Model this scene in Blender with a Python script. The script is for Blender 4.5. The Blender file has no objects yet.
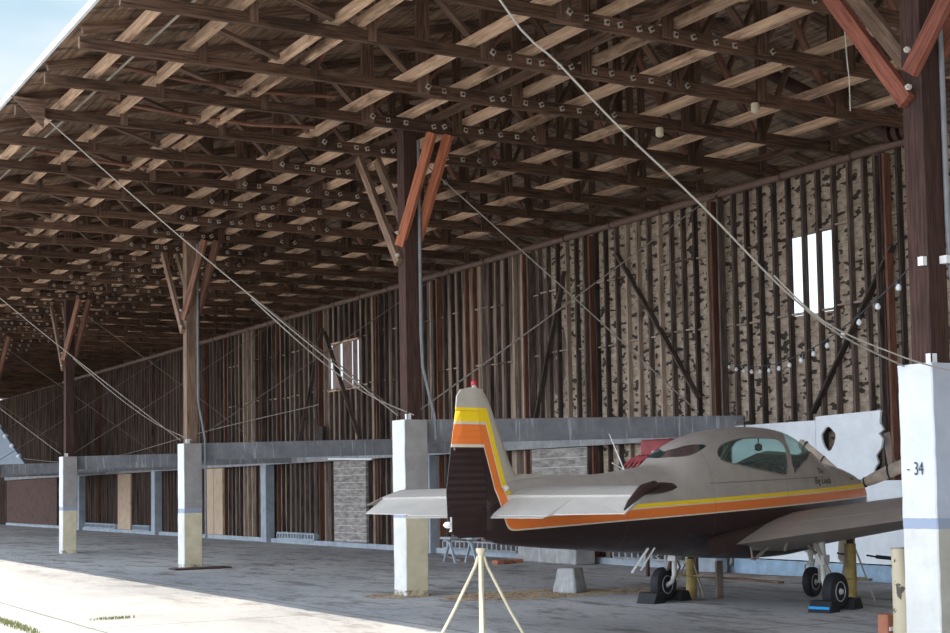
import bpy, bmesh, math, random
from mathutils import Vector, Matrix, noise
from mathutils.geometry import delaunay_2d_cdt
random.seed(7)
S = bpy.context.scene
COL = S.collection
R = math.radians

# ------------------------------------------------------------------ camera
cd = bpy.data.cameras.new('camera'); cam = bpy.data.objects.new('camera', cd); COL.objects.link(cam)
yaw, pit, rol, foc = 0.526, 0.0624, -0.0172, 1425.93
fw = Vector((math.sin(yaw)*math.cos(pit), math.cos(yaw)*math.cos(pit), math.sin(pit)))
r0 = Vector((math.cos(yaw), -math.sin(yaw), 0)); u0 = r0.cross(fw)
rr = r0*math.cos(rol)+u0*math.sin(rol); uu = -r0*math.sin(rol)+u0*math.cos(rol)
M = Matrix((rr, uu, -fw)).transposed().to_4x4(); M.translation = (0, 0, 1.6)
cam.matrix_world = M
cd.sensor_fit = 'HORIZONTAL'; cd.sensor_width = 36; cd.lens = foc*36/950
cd.shift_y = 81.82/950
cd.clip_end = 2000
S.camera = cam

# ------------------------------------------------------------------ sky, sun, exposure
W = bpy.data.worlds.new('world'); S.world = W; W.use_nodes = True
wn = W.node_tree.nodes; wl = W.node_tree.links; wn.clear()
wo = wn.new('ShaderNodeOutputWorld'); bg = wn.new('ShaderNodeBackground'); tc = wn.new('ShaderNodeTexCoord')
sep = wn.new('ShaderNodeSeparateXYZ'); rmp = wn.new('ShaderNodeValToRGB')
wl.new(tc.outputs['Generated'], sep.inputs[0]); wl.new(sep.outputs['Z'], rmp.inputs[0])
e = rmp.color_ramp.elements
e[0].position = 0.0; e[0].color = (0.74, 0.80, 0.86, 1)
e[1].position = 0.9; e[1].color = (0.22, 0.44, 0.80, 1)
e_ = rmp.color_ramp.elements.new(0.22); e_.color = (0.50, 0.65, 0.74, 1)
e_ = rmp.color_ramp.elements.new(0.45); e_.color = (0.38, 0.55, 0.69, 1)
mp = wn.new('ShaderNodeMapping'); mp.inputs['Scale'].default_value = (1, 1, 3)
nz = wn.new('ShaderNodeTexNoise'); nz.inputs['Scale'].default_value = 2.2; nz.inputs['Detail'].default_value = 7
cr = wn.new('ShaderNodeValToRGB'); cr.color_ramp.elements[0].position = .5; cr.color_ramp.elements[1].position = .68
mx = wn.new('ShaderNodeMix'); mx.data_type = 'RGBA'
wl.new(tc.outputs['Generated'], mp.inputs[0]); wl.new(mp.outputs[0], nz.inputs[0]); wl.new(nz.outputs[0], cr.inputs[0])
wl.new(cr.outputs[0], mx.inputs[0]); wl.new(rmp.outputs[0], mx.inputs[6]); mx.inputs[7].default_value = (.78, .82, .86, 1)
# the sky is brightest on the side the sun stands (-x) and hazy white towards the low horizon
mr = wn.new('ShaderNodeMapRange'); mr.interpolation_type = 'SMOOTHSTEP'
mr.inputs['From Min'].default_value = -.08; mr.inputs['From Max'].default_value = -.85; mr.inputs['To Min'].default_value = 1.0; mr.inputs['To Max'].default_value = 3.9
wl.new(sep.outputs['X'], mr.inputs[0])
mr2 = wn.new('ShaderNodeMapRange'); mr2.interpolation_type = 'SMOOTHSTEP'
mr2.inputs['From Min'].default_value = .35; mr2.inputs['From Max'].default_value = .8; mr2.inputs['To Min'].default_value = 0; mr2.inputs['To Max'].default_value = .8
wl.new(sep.outputs['X'], mr2.inputs[0])
ad = wn.new('ShaderNodeMath'); ad.operation = 'ADD'; wl.new(mr.outputs[0], ad.inputs[0]); wl.new(mr2.outputs[0], ad.inputs[1])
hz = wn.new('ShaderNodeMapRange'); hz.inputs['From Min'].default_value = 0; hz.inputs['From Max'].default_value = -.8; wl.new(sep.outputs['X'], hz.inputs[0])
mh = wn.new('ShaderNodeMix'); mh.data_type = 'RGBA'; wl.new(hz.outputs[0], mh.inputs[0]); wl.new(mx.outputs[2], mh.inputs[6]); mh.inputs[7].default_value = (.70, .79, .93, 1)
wl.new(mh.outputs[2], bg.inputs[0]); wl.new(ad.outputs[0], bg.inputs[1])
wl.new(bg.outputs[0], wo.inputs[0])
sd = bpy.data.lights.new('sun', 'SUN'); sd.energy = 5.2; sd.angle = R(0.53); sd.color = (1, .90, .76)
sun = bpy.data.objects.new('sun', sd); COL.objects.link(sun)
sun.rotation_euler = Vector((3.4, 0.9, -7.3)).to_track_quat('-Z', 'Y').to_euler()
sun.location = (-20, 0, 30)
S.view_settings.view_transform = 'Standard'; S.view_settings.look = 'None'
S.view_settings.gamma = 1; S.view_settings.use_curve_mapping = False
S.view_settings.exposure = 0.38

# ------------------------------------------------------------------ materials
class NT:
    def __init__(s, name, rough=.8, metal=0, spec=.3):
        s.m = bpy.data.materials.new(name); s.m.use_nodes = True
        s.n = s.m.node_tree.nodes; s.l = s.m.node_tree.links
        s.b = s.n['Principled BSDF']
        s.b.inputs['Roughness'].default_value = rough; s.b.inputs['Metallic'].default_value = metal
        s.b.inputs['Specular IOR Level'].default_value = spec
        s.tc = s.n.new('ShaderNodeTexCoord')
    def node(s, t, **k):
        x = s.n.new(t)
        for a, b in k.items(): setattr(x, a, b)
        return x
    def math(s, op, a, b=None, c=None, clamp=False):
        x = s.n.new('ShaderNodeMath'); x.operation = op; x.use_clamp = clamp
        for i, v in enumerate((a, b, c)):
            if v is None: continue
            if isinstance(v, (int, float)): x.inputs[i].default_value = v
            else: s.l.new(v, x.inputs[i])
        return x.outputs[0]
    def coord(s, scale=(1, 1, 1), kind='Object', loc=None):
        m = s.n.new('ShaderNodeMapping'); m.inputs['Scale'].default_value = scale
        s.l.new(s.tc.outputs[kind], m.inputs[0])
        oi = s.n.new('ShaderNodeObjectInfo')
        c = s.n.new('ShaderNodeCombineXYZ'); k = s.math('MULTIPLY', oi.outputs['Random'], 57.0)
        for i in range(3): s.l.new(k, c.inputs[i])
        s.l.new(c.outputs[0], m.inputs['Location'])
        return m.outputs[0]
    def noise(s, vec, scale=5, detail=6, rough=.6, lo=.35, hi=.65):
        x = s.n.new('ShaderNodeTexNoise'); x.inputs['Scale'].default_value = scale
        x.inputs['Detail'].default_value = detail; x.inputs['Roughness'].default_value = rough
        s.l.new(vec, x.inputs['Vector'])
        m = s.n.new('ShaderNodeMapRange'); m.inputs['From Min'].default_value = lo; m.inputs['From Max'].default_value = hi
        s.l.new(x.outputs[0], m.inputs[0]); return m.outputs[0]
    def mix(s, f, a, b, mode='MIX'):
        x = s.n.new('ShaderNodeMix'); x.data_type = 'RGBA'; x.blend_type = mode; x.clamp_factor = True
        for v, i in ((f, 0), (a, 6), (b, 7)):
            if isinstance(v, (int, float)): x.inputs[i].default_value = v
            elif isinstance(v, tuple): x.inputs[i].default_value = (*v, 1)
            else: s.l.new(v, x.inputs[i])
        return x.outputs[2]
    def hsv(s, col, val):
        x = s.n.new('ShaderNodeHueSaturation'); s.l.new(col, x.inputs['Color']); s.l.new(val, x.inputs['Value']); return x.outputs[0]
    def rnd(s, lo, hi):
        oi = s.n.new('ShaderNodeObjectInfo'); m = s.n.new('ShaderNodeMapRange')
        m.inputs['To Min'].default_value = lo; m.inputs['To Max'].default_value = hi
        s.l.new(oi.outputs['Random'], m.inputs[0]); return m.outputs[0]
    def bump(s, h, st=.3, d=.01):
        x = s.n.new('ShaderNodeBump'); x.inputs['Strength'].default_value = st; x.inputs['Distance'].default_value = d
        s.l.new(h, x.inputs['Height']); s.l.new(x.outputs[0], s.b.inputs['Normal'])
    def col(s, c):
        if isinstance(c, tuple): s.b.inputs['Base Color'].default_value = (*c, 1)
        else: s.l.new(c, s.b.inputs['Base Color'])
        return s.m

def wood(name, a, b, stain, sc=(1.2, 22, 22), samt=.6, rnd=(.7, 1.25)):
    t = NT(name, .85, 0, .2)
    g = t.noise(t.coord(sc), 2.0, 6, .6)
    c = t.mix(g, a, b)
    st = t.noise(t.coord((.9, 3, 3)), 1.3, 5, .6, .5, .68)
    c = t.mix(t.math('MULTIPLY', st, samt), c, stain)
    c = t.hsv(c, t.rnd(*rnd)); t.bump(g, .4, .004)
    return t.col(c)

def plain(name, c, rough=.6, metal=0, var=.12, sc=6, spec=.35):
    t = NT(name, rough, metal, spec)
    g = t.noise(t.coord(), sc, 5, .6, .3, .7)
    d = tuple(x*(1-var*2.2) for x in c)
    t.bump(g, .15, .003)
    return t.col(t.mix(g, d, c))

M = {}
M['chord'] = wood('dark_truss_timber', (.045, .027, .019), (.165, .095, .062), (.014, .009, .007))
M['web'] = wood('web_timber', (.070, .042, .030), (.20, .122, .084), (.022, .014, .010))
M['redweb'] = wood('red_brown_timber', (.13, .060, .040), (.27, .14, .095), (.05, .03, .02))
M['tan'] = wood('tan_plank_timber', (.38, .24, .155), (.70, .49, .34), (.07, .038, .024), samt=.8, sc=(.9, 16, 16))
M['deck'] = wood('roof_deck_boards', (.07, .045, .031), (.24, .155, .10), (.010, .008, .007), sc=(7, .6, 7), samt=1.0)
M['post'] = wood('red_brown_post_timber', (.030, .016, .013), (.082, .043, .033), (.03, .018, .014), rnd=(.9, 1.15))
M['orange'] = wood('orange_red_brace_timber', (.26, .085, .042), (.44, .16, .085), (.16, .055, .035), samt=.35, rnd=(.9, 1.1))
M['redbrace'] = wood('weathered_red_brace_timber', (.12, .038, .026), (.27, .095, .060), (.05, .03, .024), samt=.6, rnd=(.9, 1.1))
M['brace'] = wood('brown_brace_timber', (.14, .085, .058), (.30, .20, .14), (.07, .045, .03), rnd=(.85, 1.1))
M['stud'] = wood('dark_stud_timber', (.032, .024, .020), (.125, .092, .075), (.012, .010, .009), rnd=(.6, 1.7))
M['redstud'] = wood('reddish_stud_timber', (.09, .038, .024), (.20, .095, .06), (.045, .02, .015))
M['farstud'] = wood('far_stud_timber', (.05, .036, .03), (.17, .12, .095), (.25, .18, .135), sc=(6, 6, .35), samt=.0, rnd=(1, 1))
M['panelwood'] = wood('dark_reddish_panel', (.06, .034, .026), (.13, .075, .055), (.03, .02, .016), sc=(14, 14, .8))
M['tanstud'] = wood('pale_stud_timber', (.24, .175, .13), (.44, .345, .27), (.07, .045, .035))
M['winboard'] = wood('pinkish_window_board', (.20, .135, .115), (.33, .235, .20), (.10, .07, .055), sc=(18, 18, .9), samt=.4)
M['pipe'] = plain('rusty_brown_pipe', (.17, .105, .080), .6, .0)
M['steel'] = plain('grey_conduit', (.22, .225, .23), .45, .0)
M['rust'] = plain('dark_rusty_steel', (.075, .04, .032), .8)
M['washer'] = plain('pale_square_washer', (.50, .45, .39), .6)
M['black'] = plain('black_rubber', (.018, .018, .02), .7)
M['dark'] = plain('dark_void', (.012, .01, .009), .9)
M['cable'] = plain('pale_cable', (.36, .32, .27), .7)
M['rope'] = plain('white_rope', (.62, .57, .48), .8)
M['rod'] = plain('brown_tie_rod', (.24, .18, .14), .7)
M['white'] = plain('white_paint', (.78, .78, .76), .6, var=.05)
M['cream'] = plain('cream_paint', (.68, .60, .42), .6, var=.08)
M['yellowsteel'] = plain('mustard_yellow_paint', (.42, .30, .10), .6, var=.2)
M['fascia'] = plain('pale_metal_fascia', (.72, .74, .77), .5)
M['glassb'] = None

def floor_mat():
    t = NT('weathered_concrete_slab', .85, 0, .25)
    o = t.tc.outputs['Object']
    def cm(s):
        m = t.node('ShaderNodeMapping'); m.inputs['Scale'].default_value = s; t.l.new(o, m.inputs[0]); return m.outputs[0]
    big = t.noise(cm((.25, .12, 1)), 1.2, 6, .62, .35, .65)
    c = t.mix(big, (.30, .298, .295), (.47, .455, .43))
    med = t.noise(cm((1.5, .45, 1)), 1.4, 8, .72, .51, .62)
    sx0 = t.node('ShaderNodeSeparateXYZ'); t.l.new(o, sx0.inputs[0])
    inside = t.math('MULTIPLY_ADD', sx0.outputs[0], .5, -3.0, True)      # floor stains made stronger under the roof, painting in its deeper shade too
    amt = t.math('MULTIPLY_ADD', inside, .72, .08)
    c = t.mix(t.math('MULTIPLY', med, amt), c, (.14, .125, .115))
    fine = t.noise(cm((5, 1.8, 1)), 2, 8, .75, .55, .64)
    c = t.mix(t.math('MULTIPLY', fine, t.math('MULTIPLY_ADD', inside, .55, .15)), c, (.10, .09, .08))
    pale = t.noise(cm((3, 1.3, 1)), 2.1, 6, .7, .62, .74)
    c = t.mix(t.math('MULTIPLY', pale, .4), c, (.66, .64, .60))
    # slab joints
    wob = t.noise(cm((.7, .7, 1)), 1.5, 3, .5, 0, 1)
    sx = t.node('ShaderNodeSeparateXYZ'); t.l.new(o, sx.inputs[0])
    for ax, per, off in (('X', 3.3, 1.97), ('Y', 5.06, 3.1)):
        v = t.math('ADD', sx.outputs[ax], t.math('MULTIPLY', wob, .05))
        v = t.math('PINGPONG', t.math('ADD', v, off), per/2)
        line = t.math('LESS_THAN', v, .018)
        c = t.mix(t.math('MULTIPLY', line, .8), c, (.13, .12, .09))
    t.bump(fine, .25, .004)
    return t.col(c)
M['floor'] = floor_mat()

def earth_mat():
    t = NT('pale_dry_ground', .95, 0, .1)
    return t.col(t.mix(t.noise(t.coord(), .3, 6), (.50, .47, .42), (.62, .60, .55)))
M['earth'] = earth_mat()

def concrete(name, a, b, streak=(.62, .62, .62), amt=.5, axis='Z'):
    t = NT(name, .85, 0, .2)
    c = t.mix(t.noise(t.coord(), 2.5, 7, .65), a, b)
    s = t.noise(t.coord((9, 9, .7)), 1.5, 4, .6, .58, .70)
    c = t.mix(t.math('MULTIPLY', s, amt), c, streak)
    g = t.noise(t.coord(), 22, 5, .7, .3, .7); t.bump(g, .35, .004)
    return t.col(c)
M['concrete'] = concrete('grey_concrete', (.20, .20, .205), (.33, .325, .32))
M['beam'] = concrete('streaked_grey_concrete_beam', (.23, .235, .25), (.34, .345, .355), (.62, .64, .66), .85)
M['palecon'] = concrete('pale_blue_grey_concrete', (.26, .30, .34), (.40, .43, .45))
M['block'] = concrete('rough_concrete_block', (.24, .235, .22), (.40, .39, .37))

def pier_mat(name, top1, top2, full):
    t = NT(name, .75, 0, .25)
    o = t.tc.outputs['Object']; sx = t.node('ShaderNodeSeparateXYZ'); t.l.new(o, sx.inputs[0])
    z = t.math('ADD', sx.outputs['Z'], t.math('MULTIPLY', t.noise(t.coord(), 9, 4, .6, 0, 1), .02))
    base = t.mix(t.noise(t.coord(), 3, 7, .65), top1, top2)
    c = t.mix(t.math('GREATER_THAN', z, 1.27), (.30, .34, .42), base)
    cream = t.mix(t.noise(t.coord(), 4, 6, .6), *full)
    c = t.mix(t.math('LESS_THAN', z, 1.175), c, cream)
    chip = t.noise(t.coord(), 5, 8, .7, .66, .69)
    c = t.mix(t.math('MULTIPLY', chip, .55), c, (.33, .29, .23))
    low = t.math('MULTIPLY', t.math('LESS_THAN', z, .10), t.noise(t.coord(), 7, 6, .7, .45, .6))
    c = t.mix(low, c, (.22, .17, .12))
    t.bump(t.noise(t.coord(), 18, 6, .7, .3, .7), .3, .004)
    return t.col(c)
M['pierwhite'] = pier_mat('white_painted_concrete', (.56, .57, .59), (.64, .65, .67), ((.56, .54, .49), (.64, .62, .57)))
M['pierside'] = pier_mat('bare_grey_and_cream_concrete', (.27, .25, .235), (.36, .34, .32), ((.58, .50, .33), (.70, .62, .44)))
M['pierside34'] = pier_mat('shaded_white_painted_concrete', (.42, .45, .50), (.50, .53, .58), ((.45, .42, .35), (.54, .51, .43)))  # white paint, with the bluish shade of these faces put into its colour

def siding_mat():
    t = NT('wall_sheathing', .9, 0, .15)
    o = t.tc.outputs['Object']
    def cm(s):
        m = t.node('ShaderNodeMapping'); m.inputs['Scale'].default_value = s; t.l.new(o, m.inputs[0]); return m.outputs[0]
    # far part: weathered vertical boards
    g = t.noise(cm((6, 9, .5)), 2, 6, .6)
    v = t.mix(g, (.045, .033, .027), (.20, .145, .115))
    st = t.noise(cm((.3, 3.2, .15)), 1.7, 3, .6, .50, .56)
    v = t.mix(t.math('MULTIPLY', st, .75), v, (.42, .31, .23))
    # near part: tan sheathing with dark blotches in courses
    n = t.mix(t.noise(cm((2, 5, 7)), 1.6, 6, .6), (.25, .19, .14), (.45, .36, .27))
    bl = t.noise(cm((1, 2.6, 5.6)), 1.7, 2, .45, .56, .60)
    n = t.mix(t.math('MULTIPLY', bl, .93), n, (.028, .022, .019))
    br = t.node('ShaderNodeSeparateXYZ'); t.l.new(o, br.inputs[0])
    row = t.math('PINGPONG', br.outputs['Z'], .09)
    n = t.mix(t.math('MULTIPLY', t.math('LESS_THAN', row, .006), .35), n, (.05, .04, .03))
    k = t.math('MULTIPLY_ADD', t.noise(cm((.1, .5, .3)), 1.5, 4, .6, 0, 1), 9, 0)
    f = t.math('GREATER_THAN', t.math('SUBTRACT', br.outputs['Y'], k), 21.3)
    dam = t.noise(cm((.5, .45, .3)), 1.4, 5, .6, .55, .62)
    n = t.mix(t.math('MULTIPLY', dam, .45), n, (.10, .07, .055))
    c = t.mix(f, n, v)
    t.bump(g, .4, .01)
    return t.col(c)
M['siding'] = siding_mat()

def plaster():
    t = NT('white_painted_board', .7, 0, .3)
    c = t.mix(t.noise(t.coord(), 3, 7, .65), (.74, .76, .77), (.84, .86, .87))
    ch = t.noise(t.coord(), 4, 8, .7, .70, .73)
    c = t.mix(t.math('MULTIPLY', ch, .35), c, (.40, .37, .33))
    return t.col(c)
M['plaster'] = plaster()
M['ply'] = wood('pale_plywood', (.42, .30, .20), (.58, .44, .31), (.30, .20, .13), sc=(18, 18, .9), samt=.4, rnd=(.85, 1.1))
M['blueboard'] = plain('blue_painted_board', (.36, .50, .62), .6, var=.15)

def block_wall():
    t = NT('stacked_block_infill', .9, 0, .15)
    c = t.mix(t.noise(t.coord((1, 1.5, 6)), 2, 7, .65), (.16, .14, .125), (.40, .36, .32))
    o = t.tc.outputs['Object']; sx = t.node('ShaderNodeSeparateXYZ'); t.l.new(o, sx.inputs[0])
    row = t.math('PINGPONG', sx.outputs['Z'], .1)
    c = t.mix(t.math('MULTIPLY', t.math('LESS_THAN', row, .009), .7), c, (.55, .53, .5))
    return t.col(c)
M['blockwall'] = block_wall()

# aircraft paint, in the aircraft's own coordinates (x forward, z up)
BEIGE = (.38, .335, .29); DK = (.024, .010, .010); OR = (.78, .19, .035); YE = (.88, .60, .015); LINE = (.66, .57, .43)
def aircraft_paint(name, fin=False, rib=False):
    t = NT(name, .34, 0, .5)
    sx = t.node('ShaderNodeSeparateXYZ'); t.l.new(t.tc.outputs['Object'], sx.inputs[0])
    X, Z = sx.outputs['X'], sx.outputs['Z']
    v = t.math('SUBTRACT', Z, t.math('MULTIPLY_ADD', X, .034, 1.165+.034*4.07))
    v = t.math('DIVIDE', v, t.math('MULTIPLY_ADD', X, .006, 1.05))
    Fo = t.math('MULTIPLY_ADD', Z, -.333, -5.04+2.05*.333)
    u1 = t.math('SUBTRACT', X, Fo); u2 = t.math('MULTIPLY', t.math('SUBTRACT', Z, 2.05), .5)
    u = t.math('MAXIMUM', u1, u2)
    x = t.node('ShaderNodeMath'); x.operation = 'SMOOTH_MIN'; x.inputs[2].default_value = .17
    t.l.new(u, x.inputs[0]); t.l.new(v, x.inputs[1]); w = x.outputs[0]
    dust = t.noise(t.coord((1, 1, 1)), 3.5, 8, .7, .4, .75)
    beige = t.mix(dust, BEIGE, (.31, .27, .235)) if not fin else t.mix(dust, (.47, .42, .345), (.40, .36, .30))
    grey = (.36, .36, .37)
    dk = t.mix(t.math('GREATER_THAN', X, 2.55), DK, grey)
    c = beige
    ytop = t.math('MULTIPLY_ADD', t.math('LESS_THAN', v, u), -.03, .192)
    c = t.mix(t.math('LESS_THAN', w, ytop), c, YE)
    c = t.mix(t.math('LESS_THAN', w, .118), c, LINE)
    c = t.mix(t.math('LESS_THAN', w, .104), c, OR)
    c = t.mix(t.math('LESS_THAN', w, .0), c, LINE)
    c = t.mix(t.math('LESS_THAN', w, -.016), c, dk)
    if not fin:   # panel seams
        for fx in (-2.95, -1.45, .12, 1.45):
            s_ = t.math('LESS_THAN', t.math('ABSOLUTE', t.math('SUBTRACT', X, fx)), .004)
            c = t.mix(t.math('MULTIPLY', s_, .5), c, (.12, .10, .09))
    c = t.mix(t.math('MULTIPLY', t.noise(t.coord((1, 1, .6)), 14, 6, .7, .68, .74), .5), c, (.55, .53, .50))
    r = t.math('MULTIPLY_ADD', dust, .25, .28); t.l.new(r, t.b.inputs['Roughness'])
    if rib: t.bump(t.math('PINGPONG', t.math('MULTIPLY', Z, 14), .5), 1.0, .012)
    return t.col(c)
M['paint'] = aircraft_paint('aircraft_fuselage_paint')
M['finpaint'] = aircraft_paint('aircraft_fin_paint', True)
M['rudpaint'] = aircraft_paint('aircraft_rudder_paint', True, True)
def dusty(name, a, b, rib=False):
    t = NT(name, .45, 0, .4)
    d = t.noise(t.coord(), 3, 8, .7, .35, .7)
    c = t.mix(d, a, b)
    c = t.mix(t.math('MULTIPLY', t.noise(t.coord(), 16, 6, .7, .69, .74), .6), c, (.62, .60, .56))
    return t.col(c)
M['wing'] = dusty('dusty_beige_wing_paint', (.27, .225, .19), (.21, .175, .15))
M['stab'] = dusty('pale_beige_tailplane_paint', (.47, .43, .375), (.39, .36, .32))
M['maroon'] = dusty('dark_brown_tip_paint', (.026, .013, .012), (.04, .022, .019))
M['gear'] = plain('off_white_gear_paint', (.62, .60, .54), .45, var=.15)
M['hub'] = plain('silver_wheel_hub', (.55, .55, .56), .4, .3)
M['cover'] = plain('tan_cloth_cover', (.44, .35, .27), .9, var=.2)
M['seat'] = plain('dark_seat_cloth', (.02, .022, .025), .8)
M['redlens'] = plain('red_lens', (.42, .03, .03), .3)
M['redpaint'] = plain('faded_red_paint', (.36, .06, .065), .6, var=.15)
M['bulb'] = plain('clear_bulb', (.62, .63, .62), .2)
M['tile'] = plain('terracotta', (.42, .16, .09), .8)
M['bluetape'] = plain('bright_blue_tape', (.02, .34, .75), .5)
M['yellowtape'] = plain('yellow_tape', (.75, .62, .03), .5)
M['slate'] = plain('blue_grey_metal_sheet', (.16, .20, .24), .6)
M['straw'] = plain('dry_straw', (.38, .27, .16), .9)
M['grass'] = plain('green_grass', (.20, .22, .09), .9)
M['raft'] = plain('scuffed_plank', (.28, .22, .18), .85, var=.25)
M['ink'] = plain('faded_black_ink', (.05, .055, .065), .8)
M['script'] = plain('brown_black_script', (.075, .06, .05), .7)
def glass():
    t = NT('tinted_canopy_glass', .05, 0, .6)
    tr = t.node('ShaderNodeBsdfTransparent'); tr.inputs[0].default_value = (.78, .95, .91, 1)
    gl = t.node('ShaderNodeBsdfGlossy'); gl.inputs[1].default_value = .08; gl.inputs[0].default_value = (.8, .9, .9, 1)
    lw = t.node('ShaderNodeLayerWeight'); lw.inputs[0].default_value = .5
    frs = t.math('MULTIPLY_ADD', t.math('POWER', lw.outputs['Facing'], 3.0), .55, .05)
    df = t.node('ShaderNodeBsdfDiffuse'); df.inputs[0].default_value = (.12, .20, .19, 1)
    m0 = t.node('ShaderNodeMixShader'); m0.inputs[0].default_value = .16
    t.l.new(tr.outputs[0], m0.inputs[1]); t.l.new(df.outputs[0], m0.inputs[2])
    m1 = t.node('ShaderNodeMixShader'); t.l.new(frs, m1.inputs[0]); t.l.new(m0.outputs[0], m1.inputs[1]); t.l.new(gl.outputs[0], m1.inputs[2])
    t.l.new(m1.outputs[0], t.n['Material Output'].inputs[0]); return t.m
M['glass'] = glass()

# ------------------------------------------------------------------ mesh helpers
class MB:
    def __init__(s): s.v = []; s.f = []; s.mi = []
    def add(s, vs, fs, mi=0):
        o = len(s.v); s.v += [tuple(v) for v in vs]; s.f += [tuple(i+o for i in f) for f in fs]; s.mi += [mi]*len(fs); return s
    def box(s, lo, hi, mi=0):
        x0, y0, z0 = lo; x1, y1, z1 = hi
        return s.add([(x0,y0,z0),(x1,y0,z0),(x1,y1,z0),(x0,y1,z0),(x0,y0,z1),(x1,y0,z1),(x1,y1,z1),(x0,y1,z1)],
                     [(0,3,2,1),(4,5,6,7),(0,1,5,4),(1,2,6,5),(2,3,7,6),(3,0,4,7)], mi)
    def beam(s, p0, p1, w, h, up=(0,0,1), mi=0):
        p0 = Vector(p0); p1 = Vector(p1); d = (p1-p0).normalized(); up = Vector(up)
        sd = d.cross(up)
        if sd.length < 1e-4: sd = d.cross(Vector((0,1,0)))
        sd.normalize(); u = sd.cross(d)
        vs = [p+sd*a*w/2+u*b*h/2 for p in (p0, p1) for a, b in ((-1,-1),(1,-1),(1,1),(-1,1))]
        return s.add(vs, [(0,1,2,3),(7,6,5,4),(0,4,5,1),(1,5,6,2),(2,6,7,3),(3,7,4,0)], mi)
    def tube(s, pts, r, n=8, cap=True, mi=0):
        pts = [Vector(p) for p in pts]; rs = r if isinstance(r, (list, tuple)) else [r]*len(pts); base = []
        prev = None
        for i, p in enumerate(pts):
            d = (pts[min(i+1, len(pts)-1)]-pts[max(i-1, 0)]).normalized()
            if prev is None:
                a = d.cross(Vector((0,0,1)))
                if a.length < .05: a = d.cross(Vector((0,1,0)))
            else: a = prev - d*prev.dot(d)
            a.normalize(); prev = a; b = d.cross(a)
            base += [p+(a*math.cos(2*math.pi*k/n)+b*math.sin(2*math.pi*k/n))*rs[i] for k in range(n)]
        fs = [(i*n+k, i*n+(k+1) % n, (i+1)*n+(k+1) % n, (i+1)*n+k) for i in range(len(pts)-1) for k in range(n)]
        if cap: fs += [tuple(range(n))[::-1], tuple((len(pts)-1)*n+k for k in range(n))]
        return s.add(base, fs, mi)
    def lathe(s, prof, c, ax, n=24, mi=0):   # prof: (radius, distance along axis)
        c = Vector(c); ax = Vector(ax).normalized(); a = ax.cross(Vector((0,0,1)))
        if a.length < .05: a = ax.cross(Vector((0,1,0)))
        a.normalize(); b = ax.cross(a)
        vs = [c+ax*h+(a*math.cos(2*math.pi*k/n)+b*math.sin(2*math.pi*k/n))*r for r, h in prof for k in range(n)]
        fs = [(i*n+k, i*n+(k+1) % n, (i+1)*n+(k+1) % n, (i+1)*n+k) for i in range(len(prof)-1) for k in range(n)]
        fs += [tuple(range(n))[::-1], tuple((len(prof)-1)*n+k for k in range(n))]
        return s.add(vs, fs, mi)
    def prism(s, poly, z0, z1, mi=0):
        n = len(poly); vs = [(x, y, z0) for x, y in poly]+[(x, y, z1) for x, y in poly]
        return s.add(vs, [tuple(range(n))[::-1], tuple(range(n, 2*n))]+[(i, (i+1) % n, n+(i+1) % n, n+i) for i in range(n)], mi)
    def mesh(s, name, mats, smooth=False, bevel=0):
        me = bpy.data.meshes.new(name); me.from_pydata(s.v, [], s.f)
        for m in (mats if isinstance(mats, (list, tuple)) else [mats]): me.materials.append(m)
        me.polygons.foreach_set('material_index', s.mi)
        bm = bmesh.new(); bm.from_mesh(me); bmesh.ops.recalc_face_normals(bm, faces=bm.faces)
        if bevel: bmesh.ops.bevel(bm, geom=bm.edges[:], offset=bevel, segments=1, affect='EDGES')
        if smooth:
            for f in bm.faces: f.smooth = True
            for e_ in bm.edges:
                if len(e_.link_faces) == 2 and e_.calc_face_angle(0) > R(38): e_.smooth = False
        bm.to_mesh(me); bm.free(); return me
    def build(s, name, mats, parent=None, smooth=False, bevel=0, loc=None):
        o = bpy.data.objects.new(name, s.mesh(name, mats, smooth, bevel)); COL.objects.link(o)
        if parent: o.parent = parent
        if loc: o.location = loc
        return o
def thing(name, label, cat, loc=(0, 0, 0), group=None):
    o = bpy.data.objects.new(name, None); o.empty_display_size = .2; COL.objects.link(o); o.location = loc
    return tag(o, label, cat, group)
def tag(o, label, cat, group=None, kind=None):
    o['label'] = label; o['category'] = cat
    if group: o['group'] = group
    if kind: o['kind'] = kind
    return o
def struct(o): o['kind'] = 'structure'; return o
_bc = {}
def stick(name, p0, p1, w, h, mat, parent=None, up=(0, 0, 1)):
    """A timber of its own whose grain runs along its local x axis."""
    p0 = Vector(p0); p1 = Vector(p1); L = (p1-p0).length; d = (p1-p0)/L
    key = (round(L, 2), w, h, mat.name)
    if key not in _bc: _bc[key] = MB().box((-L/2, -w/2, -h/2), (L/2, w/2, h/2)).mesh(name, mat)
    o = bpy.data.objects.new(name, _bc[key]); COL.objects.link(o)
    up = Vector(up); y = up.cross(d)
    if y.length < 1e-3: y = Vector((0, 1, 0)).cross(d)
    y.normalize(); z = d.cross(y)
    m = Matrix((d, y, z)).transposed().to_4x4(); m.translation = (p0+p1)/2
    o.matrix_local = m
    if parent: o.parent = parent
    o.matrix_local = m
    return o
def copy_tree(o, parent=None):
    c = o.copy(); COL.objects.link(c)
    if parent: c.parent = parent
    for ch in list(o.children): copy_tree(ch, c)
    return c
ORD = 'zeroth first second third fourth fifth sixth seventh eighth ninth tenth eleventh twelfth thirteenth fourteenth fifteenth sixteenth seventeenth eighteenth nineteenth twentieth'.split()
def ordinal(n):
    if n <= 20: return ORD[n]
    return {2: 'twenty-', 3: 'thirty-', 4: 'forty-'}[n//10]+ORD[n % 10] if n % 10 else {3: 'thirtieth', 4: 'fortieth'}[n//10]

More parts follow.
